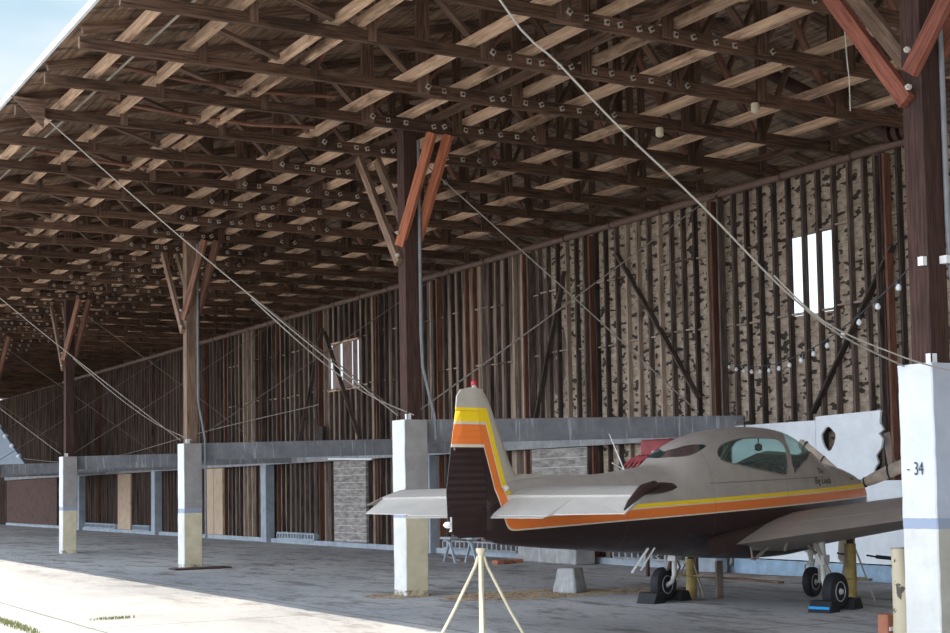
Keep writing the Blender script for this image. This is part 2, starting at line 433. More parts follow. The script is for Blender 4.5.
# ------------------------------------------------------------------ setting
PY = lambda k: 8.995+10.1217*k          # centre line of the piers
PX = 9.95
WX = 17.0                               # face of the wall studs
EAVE, EZ, SL, RX = 4.35, 7.2, .235, 17.0
roofz = lambda x: EZ+SL*(x-EAVE) if x < RX else EZ+SL*(2*RX-EAVE-x)

struct(MB().box((-60, -25, -.25), (31, 130, 0)).build('floor', M['floor']))
struct(MB().box((-900, -900, -.4), (900, 900, -.06)).build('ground', M['earth']))

roof = MB()
for x0, x1 in ((EAVE, RX), (RX, 24.0)):
    n = 12
    a0, a1 = roofz(x0), roofz(x1)
    roof.add([(x0,-8,a0),(x1,-8,a1),(x1,110,a1),(x0,110,a0),(x0,-8,a0+.06),(x1,-8,a1+.06),(x1,110,a1+.06),(x0,110,a0+.06)],
             [(0,3,2,1),(4,5,6,7),(0,1,5,4),(1,2,6,5),(2,3,7,6),(3,0,4,7)])
ceil_ = struct(roof.build('ceiling', M['deck']))
f = MB().box((EAVE-.04, -8, EZ-.01), (EAVE, 110, EZ+.075)).build('trim_1', M['fascia']); struct(f)
f['label'] = 'pale metal fascia along the roof edge'
struct(MB().box((24.0, -8, 7.62), (24.05, 110, roofz(24)+.09)).build('added_eave_baffle', M['fascia']))  # unseen board added to close the bright far-eave gap and darken the roof

# back wall sheathing, with its window openings and gaps left open
def wall_sheet():
    mb = MB(); x0, x1 = WX+.10, WX+.125
    holes = [(17.39, 18.60, 4.45, 5.82), (35.86, 37.80, 4.46, 5.78)]
    slits = [(20.98, 21.0, 6.3, 6.5), (24.9, 24.925, 5.55, 5.62), (29.93, 29.96, 6.3, 6.45), (29.2, 29.23, 6.3, 6.4), (28.5, 28.53, 6.32, 6.42), (30.6, 30.63, 6.25, 6.36),
             (29.4, 29.42, 4.9, 5.6), (52.5, 52.54, 5.2, 5.5), (53.3, 53.33, 5.2, 5.45), (30.5, 30.515, 2.9, 3.3), (44.0, 44.02, 2.8, 4.3), (61.5, 61.55, 5.1, 5.5), (62.1, 62.15, 5.1, 5.5)]
    cuts = sorted(holes+slits)
    ys = sorted({-8, 110} | {c[0] for c in cuts} | {c[1] for c in cuts})
    for a, b in zip(ys, ys[1:]):
        hs = sorted([c[2:] for c in cuts if c[0] < (a+b)/2 < c[1]]); z = 0
        for h0, h1 in hs:
            mb.box((x0, a, z), (x1, b, h0)); z = h1
        mb.box((x0, a, z), (x1, b, 6.95))
    return mb
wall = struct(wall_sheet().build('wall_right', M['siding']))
SP = .3625; Y0 = 16.60+.02
ys = [Y0+SP*i for i in range(-6, 230)]
far = MB(); n_near = 0
for y in ys:
    dep = .10
    if 35.8 < y < 37.86:
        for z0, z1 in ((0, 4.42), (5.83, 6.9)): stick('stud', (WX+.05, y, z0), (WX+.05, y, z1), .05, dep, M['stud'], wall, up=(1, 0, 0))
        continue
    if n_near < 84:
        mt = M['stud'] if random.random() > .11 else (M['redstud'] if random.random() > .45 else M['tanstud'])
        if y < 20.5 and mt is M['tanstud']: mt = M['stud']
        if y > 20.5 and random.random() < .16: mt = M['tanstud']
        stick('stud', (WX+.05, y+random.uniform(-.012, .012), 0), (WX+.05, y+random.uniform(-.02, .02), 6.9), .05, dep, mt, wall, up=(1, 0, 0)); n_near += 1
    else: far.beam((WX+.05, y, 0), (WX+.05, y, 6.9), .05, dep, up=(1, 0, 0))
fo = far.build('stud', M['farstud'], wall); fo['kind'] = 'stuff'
# blocking between the studs
for i, y in enumerate(ys[:-1]):
    if y > 46: break
    for z in (4.49, 5.84):
        if random.random() < .18 or (z > 5 and 35.5 < y < 37.9) or (i % 13 in (3, 9)): continue
        zz = z+(-.03, 0, .03, 0)[(i//3) % 4]
        if 17 < y < 18.6: zz = z-.01 if z < 5 else z
        b = MB().box((WX+.03, y+.025, zz-.02), (WX+.1, y+SP-.025, zz+.012)).build('blocking_board', M['tanstud'] if random.random() < .7 else M['web'], wall)
# boards half covering the far window
for k, (a, b) in enumerate([(35.99, 36.27), (36.35, 36.96), (37.12, 37.64)]):
    MB().box((WX+.11, a, 4.46), (WX+.123, b, 5.78)).build('window_board', M['winboard'], wall)
wf = MB().box((WX+.101, 17.35, 4.41), (WX+.15, 18.64, 4.45)).box((WX+.101, 17.35, 5.82), (WX+.15, 18.64, 5.87)).box((WX+.126, 17.35, 4.45), (WX+.15, 17.39, 5.82)).box((WX+.126, 18.60, 4.45), (WX+.15, 18.64, 5.82))
struct(wf.build('window_1', M['web']))
wf = MB().box((WX+.04, 35.8, 4.42), (WX+.15, 37.86, 4.46)).box((WX+.04, 35.8, 5.78), (WX+.15, 37.86, 5.83))
struct(wf.build('window_2', M['tan']))

# heavier reddish posts and knee braces on the wall
for i, y in enumerate((16.18, 20.25, 24.4, 26.8, 31.05, 34.3, 38.3, 42.8, 48.2, 54.3, 62)):
    lab = {0: 'reddish wooden wall post just left of the pier painted 34', 1: 'red-brown doubled wall post above the left edge of the white wall boards'}.get(i, 'tall reddish wall post, %s of the row counted from the pier painted 34' % ordinal(i+1))
    p = thing('wall_post', lab, 'post', (WX-.03, y, 0), 'tall wooden posts against the back wall')
    for s_ in (-.10, .10): stick('post_board', (0, s_, 0), (0, s_, 6.8), .05, .14, M['redstud'] if (i % 2 == 0) != (s_ > 0) else M['stud'], p, up=(1, 0, 0))
for i, (ya, za, yb, zb_) in enumerate([(17.9, 2.75, 16.0, 5.3), (26.6, 3.0, 25.3, 6.2), (23.4, 6.3, 20.9, 3.2), (39.9, 2.9, 38.0, 6.3), (37.9, 6.2, 35.6, 3.0)]):
    o = stick('wall_brace', (WX-.03, ya, za), (WX-.03, yb, zb_), .04, .12, M['stud'], None, up=(1, 0, 0))
    tag(o, ['dark diagonal board on the wall right of the bright window', 'dark diagonal board on the wall behind the tail fin', 'dark diagonal board sloping down to the right above the red crate',
            'thin diagonal board left of the boarded far window', 'thin diagonal board sloping down right of the boarded far window'][i], 'brace')

# pipe along the wall head
pr = thing('wall_pipe', 'long rusty brown pipe running along the top of the back wall', 'pipe', (WX-.03, 8, 6.91))
MB().tube([(0, 0, 0), (0, 60, 0)], .075, 12).build('pipe_run', M['pipe'], pr, True)
for k in range(24): MB().tube([(0, 2+k*1.69, 0), (0, 2.05+k*1.69, 0)], .084, 12).build('pipe_clamp', M['rust'], pr, True)
ps = thing('drain_pipe', 'dark sloping pipe under the roof left of the red post braces', 'pipe', (16.6, 15.9, 7.0))
MB().tube([(-1.0, 1.55, 1.35), (0, 0, .14), (.12, -.1, .02), (.14, -.2, -.02)], .10, 12).build('pipe_run', M['rust'], ps, True)
for k in range(3): MB().tube([(.08+.02*k, -.12-.16*k, -.0), (.10+.02*k, -.2-.16*k, .0)], .14, 12).build('pipe_joint', M['rust'], ps, True)

# ------------------------------------------------------------------ roof trusses
TY = [9.95+1.713*k for k in range(42)]
CH, CW = .17, .075
zc = 6.93+CH/2
NX = [5.9, 7.4, 9.0, 10.5, 12.0, 13.5, 15.0, 16.55]
boltX = [9.06, 9.36, 9.66, 9.85, 10.13, 10.31, 10.68, 10.95, 11.3, 11.6, 11.92, 12.22]
bolt_me = MB().box((-.036, -.012, -.036), (.036, 0, .036), 0).lathe([(.017, .012), (.017, .035)], (0, 0, 0), (0, -1, 0), 8, 1).mesh('bolt', [M['washer'], M['rust']])
def truss(full, y):
    t = thing('roof_truss', '', 'roof truss', (EAVE, y, 6.93))
    o = lambda x, z, yy=0: (x-EAVE, yy, z-6.93)
    stick('lower_chord', o(EAVE+.02, 6.985), o(9.3, 7.0), CW, .14, M['chord'], t)
    stick('lower_chord', o(8.9, zc+.0, CW*.9), o(16.9, zc, CW*.9), CW, CH, M['chord'], t)
    stick('lower_chord', o(16.9, zc), o(21, zc), CW, CH, M['chord'], t)
    stick('upper_chord', o(EAVE+.05, roofz(EAVE)-.03), o(RX, roofz(RX)-.09), CW, .14, M['web'], t)
    stick('upper_chord', o(RX, roofz(RX)-.09), o(24, roofz(24)-.09), CW, .14, M['web'], t)
    if not full: return t
    for i, x in enumerate(NX):
        w = .19 if i in (2,) else (.14 if i > 2 else .10)
        stick('web_post', o(x, 6.94, -CW*.55), o(x, roofz(x)-.02, -CW*.55), .05 if i != 2 else .06, w, M['web'] if i < 3 else M['chord'], t, up=(1, 0, 0))
    dg = [(5.95, roofz(5.95)-.12, 7.3, 7.05), (7.42, 7.05, 7.95, roofz(7.95)-.05), (8.0, roofz(8)-.12, 8.95, 7.08), (9.05, 7.08, 10.4, roofz(10.4)-.15), (10.6, roofz(10.5)-.12, 11.9, 7.08),
          (12.05, 7.08, 13.4, roofz(13.4)-.15), (13.6, roofz(13.5)-.12, 14.9, 7.08), (15.1, 7.08, 16.5, roofz(16.5)-.15)]
    for i, (xa, za, xb, zb_) in enumerate(dg):
        stick('diagonal_brace', o(xa, za, .03), o(xb, zb_, .03), .045, .12, (M['web'], M['redweb'])[i % 2 if i < 3 else (i*7) % 3 == 0], t, up=(0, 1, 0))
    for x in boltX:
        b = bpy.data.objects.new('bolt', bolt_me); COL.objects.link(b); b.parent = t
        b.location = o(x, zc+.01+random.uniform(-.012, .012), -CW*.5 if x < 9.31 else CW*.43); b.rotation_euler = (0, random.uniform(-.7, .7), 0)
        if x < 9.1: b.location.y = -CW*.55-.032
    return t
P1 = None; P2 = None
for k, y in enumerate(TY):
    full = k < 30
    if full and P1 is None: P1 = t = truss(True, y)
    elif not full and P2 is None: P2 = t = truss(False, y)
    else:
        t = copy_tree(P1 if full else P2); t.location.y = y
        for c in t.children:
            if c.name.startswith('bolt') and random.random() < .07: COL.objects.unlink(c)
    t['label'] = ('weathered brown timber roof truss with bolted lower chord, %s back from the near end' % ordinal(k+1))
    t['group'] = 'timber roof trusses under the hangar roof'
# small plywood gusset on the eave end of one truss
g = thing('gusset_panel', 'brown plywood panel hanging under the eave at the upper left edge', 'panel', (4.4, 20.15, 6.93))
gp = [(-.12, .22), (.33, -.19), (.36, .21)]
MB().add([(x, y, z) for y in (-.075, -.05) for x, z in gp], [(0, 1, 2), (5, 4, 3), (0, 3, 4, 1), (1, 4, 5, 2), (2, 5, 3, 0)]).build('panel_board', M['web'], g)

# long boards laid across the lower chords, running the length of the hangar
rows = [(5.0, .10, 'tan'), (5.8, .12, 'tan'), (7.0, .10, 'tan'), (7.3, .10, 'tan'), (8.85, .14, 'tan'), (9.72, .12, 'tan'), (10.20, .08, 'web'), (10.7, .14, 'tan'), (11.65, .14, 'tan'), (13.0, .14, 'tan'), (14.4, .13, 'tan'), (15.7, .13, 'tan'), (16.5, .10, 'web'), (18.2, .14, 'tan'), (20, .14, 'tan')]
for i, (x, w, mt) in enumerate(rows):
    nm = 'weathered tan bridging board laid on the truss chords, %s row in from the eave' % ordinal(i+1)
    L0, L1 = 2.0, 79.5
    t = thing('bridging_board', nm, 'roof board', (x, L0, 7.10), 'long bridging boards laid across the trusses')
    y = 0
    k = 0
    while y < L1-L0:
        l = random.choice((5.14, 6.85, 5.14)); l = min(l, L1-L0-y)
        stick('board', (random.uniform(-.02, .02)+(.03 if k % 2 else -.03), y, .055), (random.uniform(-.02, .02)+(.03 if k % 2 else -.03), y+l, .055), w*.84, .11, M[mt], t)
        y += l; k += 1
tag(MB().tube([(5.28, 8, 7.17), (5.28, 60, 7.17)], .017, 8).build('roof_conduit', M['cable'], None, True), 'thin pale conduit running through the trusses near the eave', 'conduit')
# sagging reddish pipes near the eave
for i, (ya, xa, xb, s_) in enumerate([(18.3, 5.2, 8.4, .1), (20.0, 5.6, 8.9, .12), (23.5, 5.4, 8.6, .1)]):
    tag(MB().tube([(xa, ya, 7.22), ((xa*2+xb)/3, ya, 7.2-s_*.5), ((xa+xb*2)/3, ya, 7.16-s_*.3), (xb, ya, 7.2)], .03, 8).build('roof_pipe', M['redweb'], None, True),
        'thin reddish pipe hung between roof trusses left of the posts, %s from the camera' % ordinal(i+1), 'pipe', 'thin reddish pipes under the roof')

# ------------------------------------------------------------------ piers, posts, beams
PLAB = ['painted 34 at the right edge', 'behind the aircraft tail', 'with the rusty plate at its foot', 'farthest left in full view', 'just outside the left edge', 'beyond the left edge']
for k in range(0, 6):
    y = PY(k); a = .2
    mat2 = M['pierside34'] if k == 0 else M['pierside']
    mb = MB(); nseg = 14; H = 2.63
    prof = []
    t = thing('concrete_pier', 'square concrete pier '+PLAB[k]+', white outer face', 'pier', (PX, y, 0), 'concrete piers along the open side')
    bm = bmesh.new(); bmesh.ops.create_cube(bm, size=1)
    bmesh.ops.scale(bm, vec=(2*a, 2*a, H), verts=bm.verts); bmesh.ops.translate(bm, vec=(0, 0, H/2), verts=bm.verts)
    bmesh.ops.subdivide_edges(bm, edges=[e_ for e_ in bm.edges if abs(e_.verts[0].co.z-e_.verts[1].co.z) > 1], cuts=26)
    bmesh.ops.bevel(bm, geom=[e_ for e_ in bm.edges if abs(e_.verts[0].co.z-e_.verts[1].co.z) > .01 and abs(abs(e_.verts[0].co.x)-a) < .001 and abs(abs(e_.verts[0].co.y)-a) < .001], offset=.012, segments=1, affect='EDGES')
    for v in bm.verts:
        q = noise.noise(Vector((v.co.x*3+k*9, v.co.y*3, v.co.z*5)))
        v.co.x += q*.007; v.co.y += noise.noise(Vector((v.co.x*3, v.co.z*6, k*7)))*.007
        if v.co.x > .15 and v.co.y < -.15 and v.co.z < .7 and k in (1, 3): v.co.x -= .03*abs(noise.noise(Vector((0, k, v.co.z*9))))+.015
    me = bpy.data.meshes.new('pier_shaft'); bm.normal_update()
    for f_ in bm.faces: f_.material_index = 0 if f_.normal.x < -.6 else 1
    bm.to_mesh(me); bm.free(); me.materials.append(M['pierwhite']); me.materials.append(mat2)
    o = bpy.data.objects.new('pier_shaft', me); COL.objects.link(o); o.parent = t
    MB().box((-.11, -.125, H), (-.04, -.115, H+.09)).box((-.11, -.125, H), (-.10, -.06, H+.09)).build('steel_bracket', M['white'], t)
    # timber post with braces
    pw = .115
    p = thing('timber_post', 'braced timber roof post on the pier '+PLAB[k], 'post', (PX+.02, y, H), 'timber posts standing on the piers')
    stick('post_shaft', (0, 0, 0), (0, 0, (7.45 if k else 8.2)-H), 2*pw, 2*pw, M['post'] if k != 2 else M['brace'], p, up=(1, 0, 0))
    nb = 5.02-H
    for sy in (-1, 1):
        for sx in (-1, 1):
            m_ = M['orange'] if sy < 0 else M['brace']
            if k == 0: m_ = M['redbrace'] if sx < 0 or sy < 0 else M['brace']
            if k >= 2: m_ = M['brace'] if sy > 0 else M['redweb']
            xx = sx*(pw+.04)
            top = (xx+(.25 if sx > 0 else .28), -.58, 6.92-H) if sy < 0 else (xx+(.04 if sx > 0 else .02), 1.42, 6.92-H)
            if k == 0 and sy < 0: top = (xx+.08, -1.27, 6.92-H)
            stick('slanting_brace', (xx, sy*.02, nb+(.12 if sx > 0 else 0)+(.25 if sy < 0 else 0)), top, .075, .15, m_, p)
    for bz in (.18, .75): MB().lathe([(.028, 0), (.028, .03), (.014, .03), (.014, .05)], (-pw-.08, -.05, nb+bz*.6), (-1, 0, 0), 8).build('brace_bolt', M['washer'], p)
    if k in (0, 1, 2):
        cx, cy = .06, -pw-.03
        MB().tube([(cx+.06, cy, 6.9-H), (cx+.06, cy, 1.3), (cx+.08, cy, .8), (cx+.26, cy-.02, .05), (cx+.28, cy-.02, -.3)] if k != 2 else [(cx+.06, cy, 6.9-H), (cx+.06, cy, .9), (cx+.2, cy-.02, .1), (cx+.2, cy-.06, -2.0)], .026, 8).build('electrical_conduit', M['steel'], p, True)
        if k == 0:
            MB().box((cx-.03, cy-.05, .90), (cx+.04, cy+.03, .97)).build('insulator', M['white'], p)
            MB().box((-pw-.05, -.10, .88), (-pw, -.04, .96)).build('insulator', M['white'], p)
    # bare concrete beam back to the wall
    if k >= 1 and k < 6:
        o = stick('concrete_beam', (PX+.2, y+.1, 2.46), (WX+.05, y+.75, 2.63), .22, .36, M['beam'], None)
        tag(o, 'grey streaked concrete beam from the pier '+PLAB[k]+' back to the wall', 'beam', 'concrete beams between the piers and the wall')
# stencilled number on the near pier
def text(name, s_, size, mat, M4, parent, ext=.001, font=None, shear=0):
    cu = bpy.data.curves.new(name, 'FONT'); cu.body = s_; cu.size = size; cu.extrude = ext; cu.align_x = 'CENTER'; cu.shear = shear
    to = bpy.data.objects.new(name, cu); COL.objects.link(to)
    me = bpy.data.meshes.new_from_object(to.evaluated_get(bpy.context.evaluated_depsgraph_get()))
    COL.objects.unlink(to); bpy.data.objects.remove(to)
    me.materials.clear(); me.materials.append(mat)
    o = bpy.data.objects.new(name, me); COL.objects.link(o); o.matrix_local = M4
    if parent: o.parent = parent; o.matrix_local = M4
    return o
pier0 = [o for o in COL.objects if o.name == 'concrete_pier'][0]
Mx = Matrix(((0, 0, -1), (-1, 0, 0), (0, 1, 0))).to_4x4()
Mt = Mx.copy() @ Matrix.Diagonal((.68, 1, 1, 1)); Mt.translation = (-.209, -.02, 1.645); text('stencilled_number', '34', .165, M['ink'], Mt, pier0)
Mt = Mx.copy(); Mt.translation = (-.209, .10, 1.665); text('stencilled_dash', '-', .12, M['ink'], Mt, pier0)

# rusty plate
o = MB().box((9.40, 28.55, 0), (10.62, 29.0, .035)).build('steel_plate', M['rust']); tag(o, 'flat rusty steel plate at the foot of the second pier from the left', 'steel plate')

# ------------------------------------------------------------------ lower wall
for i, y in enumerate((31.3, 42.1, 53.4, 64.4)):
    o = MB().box((WX-.3, y-.22, 0), (WX-.005, y+.22, 2.415)).build('concrete_post', M['palecon'], None, False, .01)
    tag(o, 'pale concrete wall post '+['behind the pier at the aircraft tail', 'right of the two pale plywood boards', 'between the two left-hand piers', 'just behind the left-hand pier'][i], 'post', 'concrete posts along the back wall')
bb = MB()
o = MB().box((WX-.22, 19.9, 2.42), (WX, 80, 2.66)).build('bond_beam', M['concrete']); tag(o, 'long low concrete beam along the back wall above the openings', 'beam')
o = MB().box((WX-.14, 19.9, 0), (WX, 80, .13)).build('wall_curb', M['palecon']); tag(o, 'low pale concrete curb along the foot of the back wall', 'curb')
for i, (y0, y1) in enumerate([(38.4, 41.2), (54.2, 56.3), (58.9, 63.5), (19.9, 23.5), (27.2, 30.6)]):
    mb = MB(); n = int((y1-y0)/.21)
    mb.box((WX-.22, y0, .13), (WX-.02, y1, .17)).box((WX-.22, y0, .30), (WX-.02, y1, .34)); mb.box((WX-.05, y0, .17), (WX-.02, y1, .30))
    for k in range(n+1): mb.box((WX-.22, y0+k*(y1-y0)/n-.03, .17), (WX-.05, y0+k*(y1-y0)/n+.03, .30))
    o = mb.build('pierced_block_course', M['palecon'] if i < 3 else M['concrete'])
    tag(o, 'pale pierced blocks at the wall foot, '+['left of the grey block infill', 'beside a post left of centre', 'right of the left-hand pier', 'seen under the aircraft fuselage', 'seen under the aircraft tail'][i], 'blocks', 'pierced block courses along the wall foot')
for i, (y0, y1, z0, z1, mt, lab, nm) in enumerate([
        (35.1, 37.2, .14, 2.41, 'blockwall', 'tall panel of stacked grey blocks left of the tail pier', 'block_infill'),
        (24.52, 26.66, 1.1, 2.41, 'blockwall', 'weathered grey block panel framed above the aircraft rear fuselage', 'block_infill'),
        (57.0, 58.8, .14, 2.41, 'ply', 'pale narrow board panel between the two left piers', 'plywood_board'),
        (47.2, 48.0, .14, 2.41, 'ply', 'pale plywood board just right of the second pier, nearer the pier', 'plywood_board'),
        (46.3, 47.15, .14, 2.41, 'ply', 'pale plywood board second to the right of the second pier', 'plywood_board'),
        (69, 80, .14, 2.4, 'panelwood', 'reddish-brown board panel low at the left edge', 'board_panel')]):
    o = MB().box((WX-.10, y0, z0), (WX-.02, y1, z1)).build(nm, M[mt]); tag(o, lab, 'wall panel')
o = stick('junk_batten', (WX-.25, 37.2, 2.48), (WX-.25, 34.4, 2.40), .05, .05, M['white']); tag(o, 'thin pale batten over the grey block panel left of the tail pier', 'batten')

# white boards behind the aircraft, with a knocked-out hole and a broken edge
def white_board(name, y0, y1, z0, z1, hole=None, ragged=False):
    poly = [(y0, z0), (y1, z0), (y1, z1)]
    if ragged:
        poly = [(y1, z0), (y1, z1), (y0+.05, z1+.03)]
        z = z1
        rng = random.Random(3)
        while z > z0+.15:
            z -= rng.uniform(.06, .14); poly.append((y0+rng.uniform(0, .13)+(.12 if 1.5 < z < 2.1 else 0), max(z, z0)))
        poly.append((y0+.05, z0))
    else: poly.append((y0, z1))
    pts = [Vector(p) for p in poly]; edges = [(i, (i+1) % len(poly)) for i in range(len(poly))]
    if hole:
        b = len(pts); pts += [Vector(h) for h in hole]; edges += [(b+i, b+(i+1) % len(hole)) for i in range(len(hole))]
    v2, e2, f2, *_ = delaunay_2d_cdt(pts, edges, [], 0, 1e-5)
    def inside(p, pl):
        c = False
        for i in range(len(pl)):
            (xa, ya), (xb, yb) = pl[i], pl[i-1]
            if (ya > p[1]) != (yb > p[1]) and p[0] < (xb-xa)*(p[1]-ya)/(yb-ya)+xa: c = not c
        return c
    fs = []
    for f_ in f2:
        c = sum((v2[i] for i in f_), Vector((0, 0)))/len(f_)
        if inside(c, poly) and not (hole and inside(c, hole)): fs.append(f_)
    bm = bmesh.new(); vs = [bm.verts.new((WX-.16, v.x, v.y)) for v in v2]
    for f_ in fs: bm.faces.new([vs[i] for i in f_])
    for v in [v for v in bm.verts if not v.link_faces]: bm.verts.remove(v)
    r = bmesh.ops.extrude_face_region(bm, geom=bm.faces[:]); bmesh.ops.translate(bm, vec=(.04, 0, 0), verts=[g_ for g_ in r['geom'] if isinstance(g_, bmesh.types.BMVert)])
    bmesh.ops.recalc_face_normals(bm, faces=bm.faces)
    me = bpy.data.meshes.new(name); bm.to_mesh(me); bm.free(); me.materials.append(M['plaster'])
    o = bpy.data.objects.new(name, me); COL.objects.link(o); return o
hc = (17.42, 2.30); hole = [(hc[0]+.16*math.cos(a)*(1+.12*math.sin(3*a)), hc[1]+.19*math.sin(a)*(1+.1*math.cos(4*a))) for a in [i*2*math.pi/14 for i in range(14)]]
tag(white_board('white_board', 17.72, 19.85, .28, 2.62), 'large white painted wall board behind the cockpit', 'wall board')
tag(white_board('white_board', 16.2, 17.71, 1.62, 2.68, hole, True), 'white wall board with a round hole and a broken right edge above the propeller', 'wall board')
tag(white_board('white_board', 13.2, 17.71, .28, 1.60), 'white wall board low behind the wheels right of the fuselage', 'wall board')
o = MB().box((WX-.18, 13.2, 0), (WX-.11, 19.85, .26)).build('blue_skirting', M['blueboard']); tag(o, 'pale blue skirting board under the white wall boards', 'skirting')
o = MB().beam((WX-.08, 16.22, 2.35), (WX-.08, 16.10, 1.75), .03, .16).build('torn_lining', M['raft']); tag(o, 'torn tan wall lining hanging at the broken right edge of the white board', 'debris')
o = MB().box((WX-.52, 19.95, 0), (WX-.24, 20.8, .62)).build('concrete_curb_block', M['palecon'], None, False, .02); tag(o, 'pale concrete block standing at the left end of the blue skirting', 'block')

# leaning metal sheet at the far left
t = thing('metal_sheet', 'slanting blue-grey metal sheet with ragged bright edge at far left', 'metal sheet', (12, 58, 2.75))
MB().add([(0, 9, 0), (0, -4.2, 0), (0, .1, 1.55), (0, 9, 3.2), (.12, 9, 0), (.12, -4.2, 0), (.12, .1, 1.55), (.12, 9, 3.2)], [(0,1,2,3),(7,6,5,4),(0,4,5,1),(1,5,6,2),(2,6,7,3),(3,7,4,0)]).build('sheet', M['slate'], t)
for k in range(4): MB().lathe([(.06, 0), (.11, .08), (.05, .16)], (-.02, .1-k*1.15, 1.5-k*.42), (0, -.4, .9), 8).build('edge_fitting', M['fascia'], t)

# ------------------------------------------------------------------ cables, rods, wires
def wire(name, pts, r, mat, lab, cat='cable', group=None):
    P = [Vector(p) for p in pts]; out = []
    for i in range(len(P)-1):
        a = P[max(i-1, 0)]; b = P[i]; c = P[i+1]; d = P[min(i+2, len(P)-1)]
        for q in range(4):
            s_ = q/4; out.append(.5*((2*b)+(c-a)*s_+(2*a-5*b+4*c-d)*s_*s_+(3*b-a-3*c+d)*s_**3))
    out.append(P[-1])
    o = MB().tube(out, r, 6).build(name, mat, None, True); return tag(o, lab, cat, group)
wire('guy_cable', [(4.35, 9.0, 6.95), (5.503, 9, 5.265), (6.034, 9, 4.839), (6.609, 9, 4.395), (7.374, 9, 3.871), (8.208, 9, 3.245), (8.851, 9, 2.87), (9.74, 9.1, 2.62)], .0085, M['cable'], 'pale guy cable from the eave down to the pier painted 34')
wire('guy_cable', [(8.1, 8.95, 3.32), (8.6, 8.9, 2.95), (9.2, 8.75, 2.70), (9.72, 8.5, 2.52), (11.2, 7.9, 2.2)], .007, M['cable'], 'second thinner cable crossing the front of the pier painted 34')
for k in range(1, 6):
    y = PY(k)
    wire('guy_cable', [(4.72, y+1.0, 6.93), (6.4, y+.67, 5.45), (8.1, y+.33, 4.03), (9.75, y, 2.70)], .010, M['cable'], 'pale guy cable down to the pier '+PLAB[k], 'cable', 'guy cables on the open side')
    if k <= 2: wire('guy_cable', [(7.6, y+.45, 4.42), (8.5, y+.3, 3.62), (9.3, y+.2, 3.05), (9.95, y-.15, 2.70)], .009, M['cable'], 'lower guy cable at the pier '+PLAB[k], 'cable', 'doubled guy cables on the open side')
    wire('tie_rod', [(10.15, y+.2, 6.8), (13.25, y+.4, 4.73), (15.9, y+.5, 2.85)], .011, M['rod'] if k > 1 else M['cable'], 'tie rod falling to the wall from the pier '+PLAB[k], 'tie rod', 'tie rods sloping down to the wall')
    wire('tie_rod', [(16.6, y+.5, 6.88), (13.28, y+.4, 4.71), (10.2, y+.3, 2.75)], .012, M['rod'] if k > 1 else M['cable'], 'tie rod rising to the wall from the pier '+PLAB[k], 'tie rod', 'tie rods sloping up to the wall head')
wire('electric_wire', [(WX-.1, 76, 3.5), (WX-.1, 67, 3.1), (WX-.1, 58, 3.2), (WX-.1, 48, 3.72), (WX-.1, 38.9, 4.06), (WX-.1, 38.6, 4.05), (WX-.1, 38.5, 3.7)], .014, M['cable'], 'thin pale electric wire along the back wall, left half', 'wire')
o = MB().box((WX-.12, 37.9, 2.8), (WX-.02, 38.4, 3.45)).build('junction_box', M['stud']); tag(o, 'small dark box on the wall under the end of the electric wire', 'box')
wire('dangling_rope', [(11.72, 11.663, 6.935), (11.74, 11.66, 6.5), (11.77, 11.66, 6.15), (11.77, 11.66, 5.8)], .007, M['rope'], 'short white rope hanging from the roof left of the red braces', 'rope')
wire('hanging_rope', [(10.3, 8.65, 6.2), (10.28, 8.55, 5.95), (10.36, 8.5, 5.6), (10.3, 8.5, 5.2), (10.34, 8.5, 4.85), (10.45, 8.5, 4.6), (10.6, 8.5, 4.55)], .009, M['rope'], 'white rope hanging beside the post on the pier painted 34', 'rope')
# string of bulbs
A = Vector((WX-.1, 20.1, 3.84)); B = Vector((9.83, 8.93, 3.60)); Cc = []
for i in range(17):
    s_ = i/16; p = A.lerp(B, s_); p.z -= 4*s_*(1-s_)*.46; Cc.append(p)
t = thing('bulb_string', 'sagging string of clear bulbs from the back wall to the near post', 'string lights', A)
MB().tube([p-A for p in Cc], .007, 6).build('light_cord', M['ink'], t, True)
for i in range(1, 16):
    for q in (0,):
        p = Cc[i]-A
        b = MB().lathe([(.014, 0), (.014, -.045)], p, (0, 0, 1), 8).build('bulb_socket', M['black'], t, True)
        MB().lathe([(.012, -.045), (.026, -.065), (.030, -.085), (.02, -.105), (.004, -.112)], p, (0, 0, 1), 10).build('bulb', M['bulb'], b, True)

# small fittings under the roof
for i, (x, y) in enumerate([(13.03, 16.80), (13.40, 15.09)]):
    o = MB().lathe([(.05, 0), (.06, -.02), (.06, -.12), (.03, -.14)], (x, y, 6.93), (0, 0, 1), 12).build('lamp_holder', M['cream'], None, True)
    tag(o, ['small pale cylindrical lamp holder under the roof right of the long cable', 'small white lamp holder on a chord below the hanging rope'][i], 'lamp holder')

# ------------------------------------------------------------------ aircraft (x forward, y left, z up; origin on the floor between the main wheels)
HD = R(17)
plane = thing('aircraft', 'low-wing propeller aircraft, beige over dark brown with yellow and orange stripes', 'aircraft', (12.41, 14.44, 0))
plane.rotation_euler.z = HD
HWt = [(-5.03,.045),(-4.95,.07),(-4,.2),(-3,.33),(-2,.47),(-1,.57),(0,.61),(1,.6),(1.8,.55),(2.3,.48),(2.65,.385),(2.83,.27)]
ZBt = [(-5.03,1.06),(-4.77,.99),(-3.3,.86),(-2.5,.80),(-1.76,.74),(-1,.67),(0,.62),(1,.63),(1.8,.74),(2.3,.88),(2.65,1.02),(2.85,1.16)]
ZTt = [(-5.03,1.62),(-4.42,1.69),(-3,1.735),(-2.46,1.79),(-2.02,1.84),(-1.82,1.95),(-1.64,2.06),(-1.24,2.195),(-.67,2.29),(.1,2.335),(.7,2.30),(1.03,2.20),(1.3,2.05),(1.5,1.925),(1.8,1.875),(2.3,1.79),(2.6,1.71),(2.85,1.60)]
